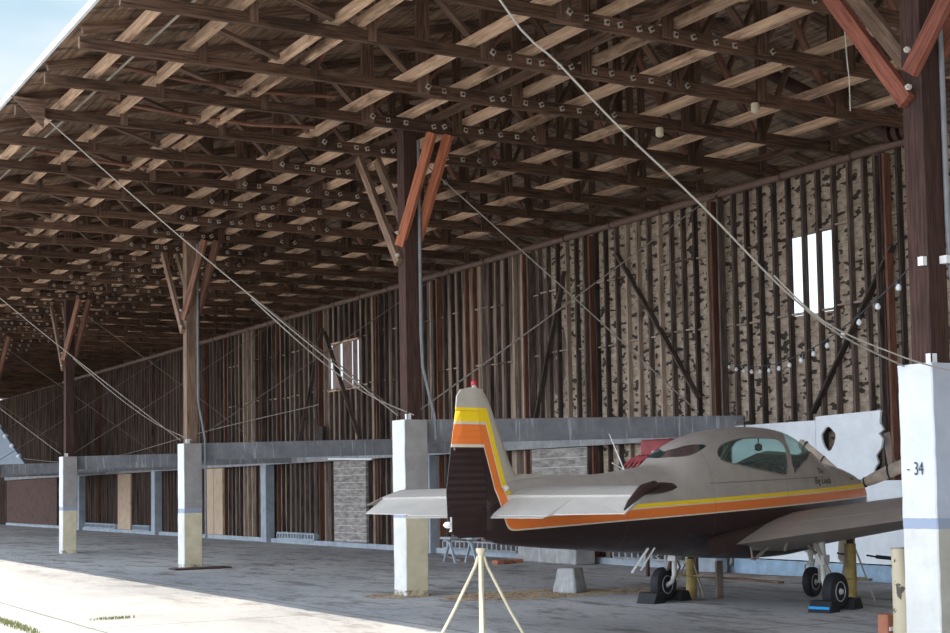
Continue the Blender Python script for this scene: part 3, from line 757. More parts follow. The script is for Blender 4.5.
ZWt = [(-5.03,1.3),(-3,1.3),(0,1.25),(2,1.32),(2.85,1.36)]
def itp(T, x):
    if x <= T[0][0]: return T[0][1]
    if x >= T[-1][0]: return T[-1][1]
    for i in range(len(T)-1):
        if T[i][0] <= x <= T[i+1][0]:
            (x0, y0), (x1, y1) = T[i], T[i+1]; h = x1-x0
            m = lambda j: (T[min(j+1, len(T)-1)][1]-T[max(j-1, 0)][1])/(T[min(j+1, len(T)-1)][0]-T[max(j-1, 0)][0])
            s_ = (x-x0)/h; a, b = m(i)*h, m(i+1)*h
            return (2*s_**3-3*s_**2+1)*y0+(s_**3-2*s_**2+s_)*a+(-2*s_**3+3*s_**2)*y1+(s_**3-s_**2)*b
NE = 2.3
def surf(f_, th, off=0):   # th 0 belly .. pi top, y>0
    hw = itp(HWt, f_)+off; zb = itp(ZBt, f_)-off; zt = itp(ZTt, f_)+off; zw = itp(ZWt, f_)
    c, s_ = math.cos(th), math.sin(th)
    y = hw*abs(s_)**(2/NE); k = abs(c)**(2/NE)
    return (f_, y, zw-(zw-zb)*k if c > 0 else zw+(zt-zw)*k)
def theta(f_, z):
    if z > 5: return math.pi
    zb = itp(ZBt, f_); zt = itp(ZTt, f_); zw = itp(ZWt, f_)
    if z > zw: return math.pi-math.acos(min(1, ((z-zw)/(zt-zw))**(NE/2)))
    return math.acos(min(1, ((zw-z)/(zw-zb))**(NE/2)))
def smooth_poly(pl, n=4):
    out = []
    for i in range(len(pl)):
        a, b, c, d = (Vector(pl[(i+j-1) % len(pl)]) for j in range(4))
        for q in range(n):
            s_ = q/n; out.append(.5*((2*b)+(c-a)*s_+(2*a-5*b+4*c-d)*s_*s_+(3*b-a-3*c+d)*s_**3))
    return [(p.x, p.y) for p in out]
WIN = {'side_window': [(-1.21,1.95),(-1.14,2.02),(-1.0,2.08),(-.8,2.125),(-.48,2.165),(-.1,2.175),(.2,2.17),(.30,2.14),(.33,2.05),(.24,1.85),(.15,1.70),(-.12,1.72),(-.39,1.755),(-.78,1.81),(-1.10,1.86),(-1.19,1.90)],
       'windshield': [(.46,2.15),(.62,2.25),(.74,9),(1.42,9),(1.05,2.0),(.80,1.90),(.62,1.84),(.50,1.78),(.35,1.71),(.34,1.85),(.40,2.0)],
       'rear_window': [(-1.90,1.93),(-1.80,1.975),(-1.68,2.03),(-1.5,2.075),(-1.32,2.08),(-1.29,2.06),(-1.42,2.01),(-1.55,1.965),(-1.72,1.93)]}
def inpoly(p, pl):
    c = False
    for i in range(len(pl)):
        (xa, ya), (xb, yb) = pl[i], pl[i-1]
        if (ya > p[1]) != (yb > p[1]) and p[0] < (xb-xa)*(p[1]-ya)/(yb-ya)+xa: c = not c
    return c
polys = {}   # a height of 9 stands for the crown line
for k_, p_ in WIN.items():
    q_ = smooth_poly(p_) if k_ != 'windshield' else p_
    polys[k_] = [(a, theta(a, b)) for a, b in q_]
pts, eds = [], []
for pl_ in polys.values():
    b = len(pts); pts += [Vector(p) for p in pl_]; eds += [(b+i, b+(i+1) % len(pl_)) for i in range(len(pl_))]
ff = [-5.03+i*(7.88/88) for i in range(89)]
NT_ = 30
for i, a in enumerate(ff):
    for j in range(NT_+1):
        t_ = math.pi*j/NT_
        if all(min((Vector((a, t_*.5))-Vector((p[0], p[1]*.5))).length for p in pl_) > .022 for pl_ in polys.values()): pts.append(Vector((a, t_)))
v2, e2, f2, *_ = delaunay_2d_cdt(pts, eds, [], 0, 1e-5)
groups = {'fuselage': [], 'side_window': [], 'windshield': [], 'rear_window': []}
for f_ in f2:
    c = sum((v2[i] for i in f_), Vector((0, 0)))/len(f_)
    g_ = next((n_ for n_, pl_ in polys.items() if inpoly(c, pl_)), 'fuselage'); groups[g_].append(tuple(f_))
def lift(faces, side, mb):
    used = sorted({i for f_ in faces for i in f_}); ix = {u: k for k, u in enumerate(used)}
    vs = []
    for u in used:
        x, y, z = surf(v2[u].x, min(max(v2[u].y, 0), math.pi)); vs.append((x, y*side, z))
    mb.add(vs, [tuple(ix[i] for i in f_) for f_ in faces])
mb = MB(); lift(groups['fuselage'], 1, mb); lift(groups['fuselage'], -1, mb)
for e_, dx in ((2.85, .06), (-5.03, -.01)):  # end caps
    ring = [surf(e_, math.pi*j/NT_) for j in range(NT_+1)]; ring += [(x, -y, z) for x, y, z in ring[-2:0:-1]]
    n = len(ring); cz = sum(p[2] for p in ring)/n
    mb.add(ring+[(e_+dx, p[1]*.75, cz+(p[2]-cz)*.75) for p in ring], [tuple(range(n, 2*n))]+[(i, (i+1) % n, n+(i+1) % n, n+i) for i in range(n)])
me = mb.mesh('fuselage', M['paint'])
bm = bmesh.new(); bm.from_mesh(me); bmesh.ops.remove_doubles(bm, verts=bm.verts, dist=.0015)
bmesh.ops.recalc_face_normals(bm, faces=bm.faces)
for f_ in bm.faces: f_.smooth = True
for e_ in bm.edges:
    if len(e_.link_faces) == 2 and e_.calc_face_angle(0) > R(40): e_.smooth = False
bm.to_mesh(me); bm.free()
fus = bpy.data.objects.new('fuselage', me); COL.objects.link(fus); fus.parent = plane
for n_ in ('side_window', 'windshield', 'rear_window'):
    for s_ in (1, -1):
        mb = MB(); lift(groups[n_], s_, mb); mb.build(n_, M['glass'], plane, True)
# window frames and the sliding canopy seam
def line_on(name, pl_, side, r, mat, off=.004, closed=False):
    P = []
    for a, z in pl_:
        x, y, z_ = surf(a, theta(a, z), off); P.append((x, y*side, z_))
    if closed: P.append(P[0])
    return MB().tube(P, r, 5).build(name, mat, fus, True)
for s_ in (1, -1):
    line_on('canopy_rail', [(-1.5+i*.2, 1.60+i*.005) for i in range(14)], s_, .006, M['wing'])
    line_on('window_rim', smooth_poly(WIN['side_window'], 3), s_, .009, M['wing'], .002, True)
    line_on('window_rim', [WIN['windshield'][i] for i in (3, 4, 5, 6, 7, 8, 9, 10, 0, 1, 2)], s_, .008, M['wing'], .002, False)
# cabin interior
cab = MB().box((-1.9, -.44, .95), (1.3, .44, 1.15)).box((.75, -.45, 1.15), (.95, .45, 1.74)).build('cabin_floor', M['seat'], plane)
MB().tube([(.75-.0, y_, 1.84) if abs(y_) > .2 else (.75, y_, 1.88) for y_ in (-.4, -.3, -.1, .1, .3, .4)], .05, 8).build('instrument_hood', M['seat'], plane, True)
for s_ in (-1, 1):
    MB().box((-.25, s_*.24-.19, 1.15), (.2, s_*.24+.19, 1.42)).build('cabin_seat', M['seat'], plane, False, .03)
    MB().add([(-.25, s_*.24-.18, 1.42), (-.25, s_*.24+.18, 1.42), (-.38, s_*.24+.15, 1.84), (-.38, s_*.24-.15, 1.84), (-.14, s_*.24-.18, 1.42), (-.14, s_*.24+.18, 1.42), (-.29, s_*.24+.15, 1.86), (-.29, s_*.24-.15, 1.86)],
             [(0,1,2,3),(7,6,5,4),(0,4,5,1),(1,5,6,2),(2,6,7,3),(3,7,4,0)]).build('seat_back', M['seat'], plane)
MB().tube([(.7, -.26, 1.72), (.45, -.26, 1.8)], .012, 6).tube([(.45, -.26+.13*math.cos(a), 1.8+.1*math.sin(a)) for a in [i*math.pi/6 for i in range(-1, 8)]], .014, 6).build('control_yoke', M['seat'], plane, True)
MB().tube([(.42, .0, 2.28), (.42, 0, 2.12)], .008, 6).lathe([(.02, 0), (.05, .02), (.05, .08), (.02, .1)], (.42, 0, 2.02), (0, 0, 1), 12).build('cabin_compass', M['seat'], plane, True)
MB().tube([(.1, 0, 2.34), (.05, 0, 2.385), (-.12, 0, 2.39), (-.16, 0, 2.35)], .012, 6).build('canopy_handle', M['wing'], plane, True)
# name lettering on the nose
def side_text(s_, size, f0, f1, z, mat, shear=.2):
    th = theta((f0+f1)/2, z); x0, y0, z0 = surf(f0, theta(f0, z), .012); x1, y1, z1 = surf(f1, theta(f1, z), .012)
    p0 = Vector((x0, -y0, z0)); p1 = Vector((x1, -y1, z1)); ex = (p1-p0).normalized()
    xa, ya, za = surf((f0+f1)/2, th-.06, .012); xb, yb, zb_ = surf((f0+f1)/2, th+.06, .012)
    ey = Vector((xb-xa, -(yb-ya), zb_-za)); ey = (ey-ex*ey.dot(ex)).normalized(); ez = ex.cross(ey)
    m4 = Matrix((ex, ey, ez)).transposed().to_4x4(); m4.translation = (p0+p1)/2+ez*.012
    text('name_lettering', s_, size, mat, m4, plane, .001, None, shear)
side_text('Big Linda', .13, .70, 1.40, 1.565, M['script'])
side_text('The', .11, .85, 1.22, 1.70, M['script'])
side_text('260', .06, 1.95, 2.15, 1.60, M['script'])
# nose: cowl inlets, spinner, propeller in cloth covers
for s_ in (-1, 1): MB().lathe([(.09, 0), (.09, .02)], (2.90, s_*.13, 1.45), (1, 0, 0), 16).build('air_inlet', M['dark'], plane)
HUB = Vector((3.02, 0, 1.50))
MB().lathe([(.14, -.12), (.14, .0), (.115, .1), (.07, .19), (.02, .25)], HUB, (1, 0, 0), 20).build('spinner', M['maroon'], plane, True)
for ang in (51, 171, 291):
    a = R(ang); d = Vector((0, math.sin(a), math.cos(a))); sd = Vector((.45, math.cos(a)*.9, -math.sin(a)*.9)).normalized()
    th_ = d.cross(sd).normalized(); rings = []
    for r_, w_, t_ in ((.10, .05, .05), (.2, .07, .05), (.35, .10, .045), (.6, .115, .04), (.85, .115, .035), (1.05, .10, .03), (1.10, .06, .02)):
        c = HUB+d*r_-Vector((.06, 0, 0))
        rings.append([c+sd*w_*math.cos(q)+th_*t_*math.sin(q) for q in [i*math.pi/6 for i in range(12)]])
    vs = [v for r_ in rings for v in r_]; n = 12
    b_ = MB().add(vs, [(i*n+k, i*n+(k+1) % n, (i+1)*n+(k+1) % n, (i+1)*n+k) for i in range(len(rings)-1) for k in range(n)]+[tuple(range(n)), tuple((len(rings)-1)*n+k for k in range(n))]).build('propeller_blade', M['cover'], plane, True)
    for r_ in (.22, .62, .98):
        c = HUB+d*r_-Vector((.06, 0, 0)); w_ = .085 if r_ < .3 else .12
        MB().add([c+d*o_+sd*(w_)*math.cos(q)+th_*.05*math.sin(q) for o_ in (-.012, .012) for q in [i*math.pi/6 for i in range(12)]],
                 [(k, (k+1) % n, n+(k+1) % n, n+k) for k in range(n)]+[tuple(range(n)), tuple(range(n, 2*n))]).build('cover_strap', M['black'], b_, True)
# fin and rudder
def slab(name, outline, thick, mat, parent=plane, taper=None, smooth=False):
    """vertical surface from an (x,z) outline; thickness given per point"""
    n = len(outline); c = [(sum(p[0] for p in outline)/n), (sum(p[1] for p in outline)/n)]
    vs = [(x, t_, z) for (x, z), t_ in zip(outline, thick)]+[(x, -t_, z) for (x, z), t_ in zip(outline, thick)]
    return MB().add(vs, [tuple(range(n)), tuple(range(n, 2*n))[::-1]]+[(i, (i+1) % n, n+(i+1) % n, n+i) for i in range(n)]).build(name, mat, parent, smooth)
def fin_section(z):
    le = -4.63-(z-1.94)*.4853; return le
mb = MB(); zs = [1.45+.075*i for i in range(16)]+[2.62]; nc = 12
def hinge(z): return -5.01-.137*(z-1.49)
for z in zs:
    le = fin_section(z)
    if z < 1.85: le += (1.85-z)**1.6*1.3
    he = hinge(z)+.006; ch = le-he; tt = .055*(1-.35*(z-1.45)/1.2)
    if z > 2.55: le -= (z-2.55)*.6; tt *= .7
    for k in range(nc+1):
        s_ = k/nc; x = he+(le-he)*s_; mb.v.append((x, tt*math.sqrt(max(0, 1-s_**2.4)), z))
    for k in range(nc-1, -1, -1):
        s_ = k/nc; x = he+(le-he)*s_; mb.v.append((x, -tt*math.sqrt(max(0, 1-s_**2.4)), z))
n = 2*nc+1
for i in range(len(zs)-1):
    for k in range(n): mb.f.append((i*n+k, i*n+(k+1) % n, (i+1)*n+(k+1) % n, (i+1)*n+k)); mb.mi.append(0)
mb.f.append(tuple((len(zs)-1)*n+k for k in range(n))); mb.mi.append(0)
fin = mb.build('tail_fin', M['finpaint'], plane, True)
rz = [1.08, 1.14, 1.25, 1.56, 1.9, 2.2, 2.395]
te = [-5.40, -5.53, -5.56, -5.575, -5.52, -5.46, -5.42]
mb = MB()
for z, t0 in zip(rz, te):
    h = hinge(max(z, 1.3))-.004 if z > 1.3 else -5.03
    for x, y in ((h, .055), (h-.25, .035), (t0, .004), (t0, -.004), (h-.25, -.035), (h, -.055)): mb.v.append((x, y, z))
for i in range(len(rz)-1):
    for k in range(6): mb.f.append((i*6+k, i*6+(k+1) % 6, (i+1)*6+(k+1) % 6, (i+1)*6+k)); mb.mi.append(0)
mb.f += [tuple(range(6))[::-1], tuple((len(rz)-1)*6+k for k in range(6))]; mb.mi += [0, 0]
mb.build('rudder', M['rudpaint'], plane)
slab('rudder_balance', [(-5.13, 2.40), (-5.42, 2.40), (-5.40, 2.55), (-5.34, 2.62), (-5.17, 2.65), (-5.02, 2.63)], [.045, .006, .008, .012, .03, .03], M['finpaint'])
MB().lathe([(.028, 0), (.034, .12), (.036, .2), (.02, .24)], (-5.13, 0, 2.44), (0, 0, 1), 12).build('beacon_fairing', M['stab'], plane, True)
MB().lathe([(.034, 0), (.034, .03), (.022, .055), (.005, .065)], (-5.13, 0, 2.67), (0, 0, 1), 12).build('beacon_light', M['redlens'], plane, True)
MB().lathe([(.03, -.02), (.035, .0), (.03, .04), (.012, .065)], (-5.55, 0, 1.22), (-1, 0, 0), 12).tube([(-5.52, 0, 1.15), (-5.52, 0, 1.3)], .016, 8).build('tail_light', M['white'], plane, True)
# dorsal fairing
mb = MB()
for i in range(9):
    x = -4.75+i*.17; h = .06*(1-i/8); zt_ = itp(ZTt, x)
    for y, z in ((.05*(1-i/10), -.05), (.03*(1-i/10), h*.6), (0, h), (-.03*(1-i/10), h*.6), (-.05*(1-i/10), -.05)): mb.v.append((x, y, zt_+z))
for i in range(8):
    for k in range(4): mb.f.append((i*5+k, i*5+k+1, (i+1)*5+k+1, (i+1)*5+k)); mb.mi.append(0)
mb.build('dorsal_fairing', M['finpaint'], plane, True)

def airfoil(n=9):   # unit chord, LE at 0, TE at 1; upper then lower
    up = [(.5-.5*math.cos(math.pi*i/n)) for i in range(n+1)]
    yt = lambda x: .6*(.2969*math.sqrt(x)-.126*x-.3516*x*x+.2843*x**3-.1036*x**4)*10/1.2/1.0
    return [(x, yt(x)) for x in up], [(x, -yt(x)*.62) for x in up]
UP, LO = airfoil()
def wing_piece(name, secs, c0, c1, mat, parent=plane, side=1, smooth=True):
    """secs: (y, xLE, zLE, xTE, zTE, thickness); c0..c1 chord fraction kept"""
    def rng(T):
        out = [p for p in T if c0 < p[0] < c1]
        def at(c):
            for a, b in zip(T, T[1:]):
                if a[0] <= c <= b[0]: q = (c-a[0])/(b[0]-a[0]) if b[0] > a[0] else 0; return (c, a[1]+(b[1]-a[1])*q)
        return [at(c0)]+out+[at(c1)]
    u, l = rng(UP), rng(LO); loop = u+l[::-1]
    mb = MB()
    for (y, xl, zl, xt, zt_, th) in secs:
        ch = Vector((xt-xl, 0, zt_-zl)); L_ = ch.length; d = ch/L_; nrm = Vector((-d.z, 0, d.x)) if d.x > 0 else Vector((d.z, 0, -d.x))
        for c, t_ in loop:
            p = Vector((xl, 0, zl))+d*L_*c+nrm*t_*th; mb.v.append((p.x, side*y, p.z))
    n = len(loop)
    for i in range(len(secs)-1):
        for k in range(n): mb.f.append((i*n+k, i*n+(k+1) % n, (i+1)*n+(k+1) % n, (i+1)*n+k)); mb.mi.append(0)
    mb.f += [tuple(range(n)), tuple((len(secs)-1)*n+k for k in range(n))]; mb.mi += [0, 0]
    return mb.build(name, mat, parent, smooth)
def lerp(a, b, t_): return tuple(x+(y-x)*t_ for x, y in zip(a, b))
def between(A_, B_, y0, y1, n=4):
    return [lerp(A_, B_, ((y0+(y1-y0)*i/n)-A_[0])/(B_[0]-A_[0])) for i in range(n+1)]
root = (.45, 1.20, .92, -1.20, .83, .62); tip = (4.95, .62, 1.56, -.10, 1.42, .26)
root = (.45, 1.22, .94, -1.19, .83, .62); tip = (4.95, .80, 1.65, -.35, 1.47, .25)
for s_ in (1, -1):
    wing_piece('wing', between(root, tip, .45, 4.95, 6), 0, .74, M['wing'], plane, s_)
    wing_piece('flap', between(root, tip, .62, 2.7, 3), .745, 1, M['wing'], plane, s_)
    wing_piece('aileron', between(root, tip, 2.72, 4.8, 3), .745, 1, M['wing'], plane, s_)
    cap = [(4.95, .80, 1.65, -.35, 1.47, .25), (5.04, .74, 1.66, -.33, 1.49, .18), (5.1, .55, 1.66, -.25, 1.51, .07)]
    wing_piece('wing_tip', cap, 0, 1, M['maroon'], plane, s_)
    # root fillet, dark like the belly
    mb = MB()
    for i in range(9):
        q = i/8; x = 1.3-2.9*q; zc_ = .98+.1*math.sin(math.pi*q)-.14*q
        w_ = .16*math.sin(math.pi*min(1, q+.02))**.5+.02
        for k in range(5):
            a = k/4*math.pi/2; mb.v.append((x, s_*(.50+w_*math.cos(a)), zc_-.12+.30*math.sin(a)*(1-.3*q)))
    for i in range(8):
        for k in range(4): mb.f.append((i*5+k, i*5+k+1, (i+1)*5+k+1, (i+1)*5+k)); mb.mi.append(0)
    mb.build('wing_fillet', M['maroon'], plane, True)
    # flap hinge bracket and small probe under the wing
    MB().beam((-.55, s_*.74, .84), (-.88, s_*.70, .66), .025, .035).beam((-.88, s_*.70, .66), (-.98, s_*.70, .67), .025, .02).beam((-.92, s_*.70, .66), (-.96, s_*.70, .82), .018, .02).build('flap_hinge', M['wing'], plane)
    MB().beam((-.62, s_*1.02, .90), (-.70, s_*1.02, .76), .02, .03).build('flap_hinge', M['wing'], plane)
# tailplane and elevators
sr = (.10, -4.05, 1.56, -5.13, 1.40, .16); st = (1.93, -4.28, 1.555, -4.98, 1.405, .12)
for s_ in (1, -1):
    wing_piece('tailplane', between(sr, st, .10, 1.84, 3), 0, .64, M['stab'], plane, s_)
    def el(y): a = lerp(sr, st, (y-.1)/1.83); h = .64; xh = a[1]+(a[3]-a[1])*h; zh = a[2]+(a[4]-a[2])*h; return xh, zh
    mb = MB()
    prof = [(.16, .30), (.34, .42), (1.0, .42), (1.02, .36), (1.84, .27)]
    for y, c in prof:
        xh, zh = el(y); xh -= .004
        for x, z in ((xh, zh+.028), (xh-c, zh-.105-c*.10), (xh-c, zh-.113-c*.10), (xh, zh-.028)): mb.v.append((x, s_*y, z))
    for i in range(len(prof)-1):
        for k in range(4): mb.f.append((i*4+k, i*4+(k+1) % 4, (i+1)*4+(k+1) % 4, (i+1)*4+k)); mb.mi.append(0)
    mb.f += [(0, 1, 2, 3), tuple(range(len(prof)*4-4, len(prof)*4))]; mb.mi += [0, 0]
    e1 = mb.build('elevator', M['stab'], plane)
    xh, zh = el(.5)
    MB().add([(xh-.36, s_*.2, zh-.150), (xh-.36, s_*1.0, zh-.150), (xh-.50, s_*1.0, zh-.178), (xh-.48, s_*.28, zh-.176), (xh-.36, s_*.2, zh-.142), (xh-.36, s_*1.0, zh-.142), (xh-.50, s_*1.0, zh-.174), (xh-.48, s_*.28, zh-.172)],
             [(0,1,2,3),(7,6,5,4),(0,4,5,1),(1,5,6,2),(2,6,7,3),(3,7,4,0)]).build('trim_tab', M['stab'], e1)
    # dark drooping tip fairing with its balance horn
    if s_ == -1:
        wing_piece('tailplane_tip', [(1.84, -4.26, 1.575, -4.85, 1.50, .13), (1.92, -4.25, 1.575, -4.83, 1.50, .11), (1.97, -4.30, 1.57, -4.8, 1.51, .05)], 0, 1, M['maroon'], plane, s_)
        MB().tube([(-4.60, -1.91, 1.59), (-4.80, -1.91, 1.55), (-5.0, -1.90, 1.43), (-5.08, -1.89, 1.36)], [.05, .055, .03, .008], 8).build('balance_horn', M['maroon'], plane, True)
    else:
        wing_piece('tailplane_tip', [(1.84, -4.27, 1.56, -4.97, 1.41, .12), (1.90, -4.30, 1.56, -4.93, 1.42, .08), (1.93, -4.38, 1.56, -4.88, 1.43, .03)], 0, 1, M['wing'], plane, s_)
MB().lathe([(.028, 0), (.038, .02), (.028, .05), (.008, .065)], (-4.80, -.11, 1.575), (0, -1, .4), 12).build('fin_root_fitting', M['stab'], plane, True)
MB().tube([(-2.56, 0, 1.76), (-2.57, 0, 1.80), (-2.79, .03, 2.20)], [.016, .009, .004], 6).tube([(-2.56, 0, 1.78), (-2.72, .05, 1.86)], .006, 6).build('whip_antenna', M['white'], plane, True)
MB().beam((-2.57, -.33, .86), (-2.93, -.36, .60), .03, .012).beam((-2.44, -.33, .86), (-2.76, -.36, .62), .02, .010).build('boarding_step', M['white'], plane)
# landing gear
def wheel(c, ax, r, w, parent):
    t_ = MB().lathe([(r*.55, -w*.42), (r*.78, -w*.5), (r*.95, -w*.36), (r, -w*.15), (r, w*.15), (r*.95, w*.36), (r*.78, w*.5), (r*.55, w*.42)], c, ax, 28).build('tyre', M['black'], parent, True)
    MB().lathe([(r*.56, -w*.40), (r*.5, -w*.46), (r*.42, -w*.3), (.05, -w*.36), (.03, -w*.5), (.03, w*.5), (.05, w*.36), (r*.42, w*.3), (r*.5, w*.46), (r*.56, w*.40)], c, ax, 24).build('wheel_hub', M['hub'], parent, True)
    mbb = MB()
    for sg in (-1, 1):
        for q in range(6):
            a = q*math.pi/3; ax_ = Vector(ax); a1 = Vector((0, 0, 1)); a2 = ax_.cross(a1)
            p = Vector(c)+(a1*math.cos(a)+a2*math.sin(a))*r*.3+ax_*sg*w*.33; mbb.tube([p, p+ax_*sg*.012], .022, 8)
    mbb.build('hub_hole', M['black'], parent, True)
for s_ in (1, -1):
    g_ = MB().tube([(.02, s_*1.10, .98), (.02, s_*1.12, .62)], .052, 12).tube([(.02, s_*1.12, .64), (.02, s_*1.13, .36)], .034, 12).box((-.05, s_*1.12-.06, .56), (.10, s_*1.12+.06, .68)).tube([(.02, s_*1.13, .38), (.0, s_*1.15, .28), (0, s_*1.22, .235), (0, s_*1.40, .235)], .030, 10).build('main_gear_strut', M['gear'], plane, True)
    MB().beam((-.06, s_*1.0, .98), (.0, s_*1.30, .30), .035, .05).tube([(.08, s_*1.12, .58), (.16, s_*1.13, .47), (.06, s_*1.13, .34)], .016, 6).tube([(.0, s_*1.05, .7), (.12, s_*.7, .95)], .02, 8).build('gear_brace', M['wing'], g_, True)
    wheel(Vector((0, s_*1.30, .235)), (0, 1, 0), .235, .17, plane)
g_ = MB().tube([(1.62, 0, .98), (1.70, 0, .58)], .045, 12).tube([(1.69, 0, .60), (1.72, 0, .42)], .032, 12).box((1.62, -.05, .62), (1.74, .05, .70)).tube([(1.72, -.11, .215), (1.72, -.11, .44), (1.72, 0, .49), (1.72, .11, .44), (1.72, .11, .215)], .018, 8).build('nose_gear_strut', M['gear'], plane, True)
MB().tube([(1.74, 0, .62), (1.84, 0, .55), (1.74, 0, .46)], .014, 6).tube([(1.72, -.13, .215), (1.72, .13, .215)], .02, 8).build('gear_link', M['gear'], g_, True)
wheel(Vector((1.72, 0, .21)), (0, 1, 0), .21, .13, plane)

# ------------------------------------------------------------------ things around the aircraft
hx, hy = math.cos(HD), math.sin(HD)
def P(f_, l_, z=0): return Vector((12.41+f_*hx-l_*hy, 14.44+f_*hy+l_*hx, z))
a_ = P(-5.07, 0)
t = thing('tail_stand', 'cream painted tripod stand holding up the tail of the aircraft', 'stand', (a_.x, a_.y, 0))
MB().lathe([(.03, .9), (.05, .93), (.05, .965)], (0, 0, 0), (0, 0, 1), 12).build('stand_head', M['cream'], t, True)
MB().tube([(0, 0, .02), (0, 0, .92)], .030, 10).build('centre_tube', M['cream'], t, True)
for ang in (-30, 150, 62, 240):
    d = Vector((math.cos(R(ang)), math.sin(R(ang)), 0))
    MB().tube([d*.03+Vector((0, 0, .88)), d*.06+Vector((0, 0, .78)), d*.30+Vector((0, 0, .30)), d*.46+Vector((0, 0, .012))], .016, 8).build('stand_leg', M['cream'], t, True)
# jacks
def jack(pos, h, lab, rot):
    t = thing('jack_stand', lab, 'jack', pos); t.rotation_euler.z = rot
    MB().tube([(0, 0, .0), (0, 0, h*.8)], .075, 14).build('jack_body', M['yellowsteel'], t, True)
    MB().tube([(0, 0, h*.8), (0, 0, h)], .045, 12).lathe([(.06, 0), (.06, .02)], (0, 0, h-.02), (0, 0, 1), 12).build('jack_ram', M['rust'], t, True)
    for k in range(3):
        d = Vector((math.cos(k*2.094), math.sin(k*2.094), 0))
        MB().beam(d*.07+Vector((0, 0, h*.72)), d*.30+Vector((0, 0, .015)), .02, .02).build('jack_leg', M['wing'], t)
    MB().tube([Vector((.2*math.cos(k*2.094), .2*math.sin(k*2.094), .32)) for k in (0, 1, 2, 3)], .012, 6).build('jack_brace', M['yellowsteel'], t)
jack((12.66, 15.87, 0), .69, 'mustard yellow jack stand under the fuselage beside the left-hand wheel', .5)
jack((13.76, 13.90, 0), .97, 'mustard yellow jack stand under the wing behind the right-hand wheel', 1.2)
tag(MB().box((12.92, 15.62, 0), (13.03, 15.66, .52)).build('plank_offcut', M['raft']), 'short upright board leaning by the jack next to the left-hand wheel', 'board')
# wheel chocks
def chock(f_, l_, tape, lab, flip=1, w=.34):
    p = P(f_, l_); t = thing('wheel_chock', lab, 'wheel chock', (p.x, p.y, 0), 'black wheel chocks'); t.rotation_euler.z = HD
    h = w/2
    MB().add([(-.13*flip, -h, 0), (.14*flip, -h, 0), (.10*flip, -h, .14), (-.06*flip, -h, .14), (-.13*flip, h, 0), (.14*flip, h, 0), (.10*flip, h, .14), (-.06*flip, h, .14)],
             [(0,1,2,3),(7,6,5,4),(0,4,5,1),(1,5,6,2),(2,6,7,3),(3,7,4,0)]).build('chock_block', M['black'], t, False, .008)
    if tape: MB().add([(-.132*flip, -h+.01, .045), (-.117*flip, -h+.01, .075), (-.117*flip, h-.01, .075), (-.132*flip, h-.01, .045), (-.10*flip, -h+.01, .045), (-.10*flip, h-.01, .045)], [(0, 1, 2, 3), (0, 3, 5, 4), (1, 4, 5, 2)]).build('tape_stripe', tape, t)
chock(-.30, -1.30, M['bluetape'], 'black wheel chock with a bright blue stripe behind the right-hand wheel', 1, .30)
chock(.30, -1.32, M['yellowtape'], 'black wheel chock with a yellow mark ahead of the right-hand wheel', -1, .26)
chock(-.30, 1.30, None, 'plain black wheel chock behind the left-hand wheel', 1, .30)
chock(.30, 1.26, M['yellowtape'], 'black wheel chock with a small yellow mark ahead of the left-hand wheel', -1, .26)
# strap from the jack towards the wall side
wire('tie_strap', [(13.9, 13.75, .62), (14.2, 13.55, .56), (14.6, 13.3, .53), (15.6, 12.5, .50), (16.9, 11.6, .50)], .014, M['black'], 'dark strap running from the right jack stand to the right', 'strap')
tag(MB().beam((14.0, 13.68, .60), (14.35, 13.45, .55), .04, .05).build('strap_ratchet', M['black']), 'black ratchet buckle on the strap right of the jack stand', 'ratchet')

# rough concrete block, straw, rubble
bm = bmesh.new(); bmesh.ops.create_cube(bm, size=1)
bmesh.ops.subdivide_edges(bm, edges=bm.edges[:], cuts=5, use_grid_fill=True)
for v in bm.verts:
    s_ = 1-.32*(v.co.z+.5); v.co.x *= .40*s_; v.co.y *= .40*s_; v.co.z = (v.co.z+.5)*.38
    q = noise.noise_vector(v.co*6); v.co.x += q.x*.02; v.co.y += q.y*.02
    if v.co.z > .01: v.co.z += q.z*.015
me = bpy.data.meshes.new('concrete_block'); bm.to_mesh(me); bm.free(); me.materials.append(M['block'])
for f_ in me.polygons: f_.use_smooth = True
o = bpy.data.objects.new('concrete_block', me); COL.objects.link(o); o.location = (11.95, 17.85, 0); o.rotation_euler.z = .5
tag(o, 'rough tapered concrete block on the floor behind the aircraft belly', 'concrete block')
def scatter(name, cx, cy, rx, ry, n, l, mat, lab, cat, h=.03, up=0):
    rng = random.Random(hash(name) % 97 if False else n); mb = MB()
    for i in range(n):
        a = rng.uniform(0, 6.283); r_ = math.sqrt(rng.random()); x = cx+rx*r_*math.cos(a); y = cy+ry*r_*math.sin(a); d = rng.uniform(0, 6.283); q = rng.uniform(.4, 1)*l
        z = rng.uniform(.004, h)*(1-r_*.7)
        mb.beam((x, y, z), (x+math.cos(d)*q*(1-up*.7), y+math.sin(d)*q*(1-up*.7), z+rng.uniform(0, .4)*q*.3+up*q), .006 if up == 0 else .008, .004)
    o = mb.build(name, mat); tag(o, lab, cat, None, 'stuff'); return o
scatter('straw_litter', 11.2, 18.0, 1.3, .8, 1700, .12, M['straw'], 'dry straw scattered on the floor around the rough concrete block', 'straw')
scatter('straw_litter', 13.0, 17.5, 1.0, .5, 500, .12, M['straw'], 'thin dry straw on the floor right of the rough concrete block', 'straw')
scatter('straw_litter', 9.7, 19.1, .5, .5, 400, .10, M['straw'], 'dry leaf litter round the foot of the pier behind the tail', 'litter')
scatter('grass_tuft', 3.90, 18.4, .09, 1.7, 420, .05, M['grass'], 'green grass growing in the slab joint at the lower left corner', 'grass', .01, 1)
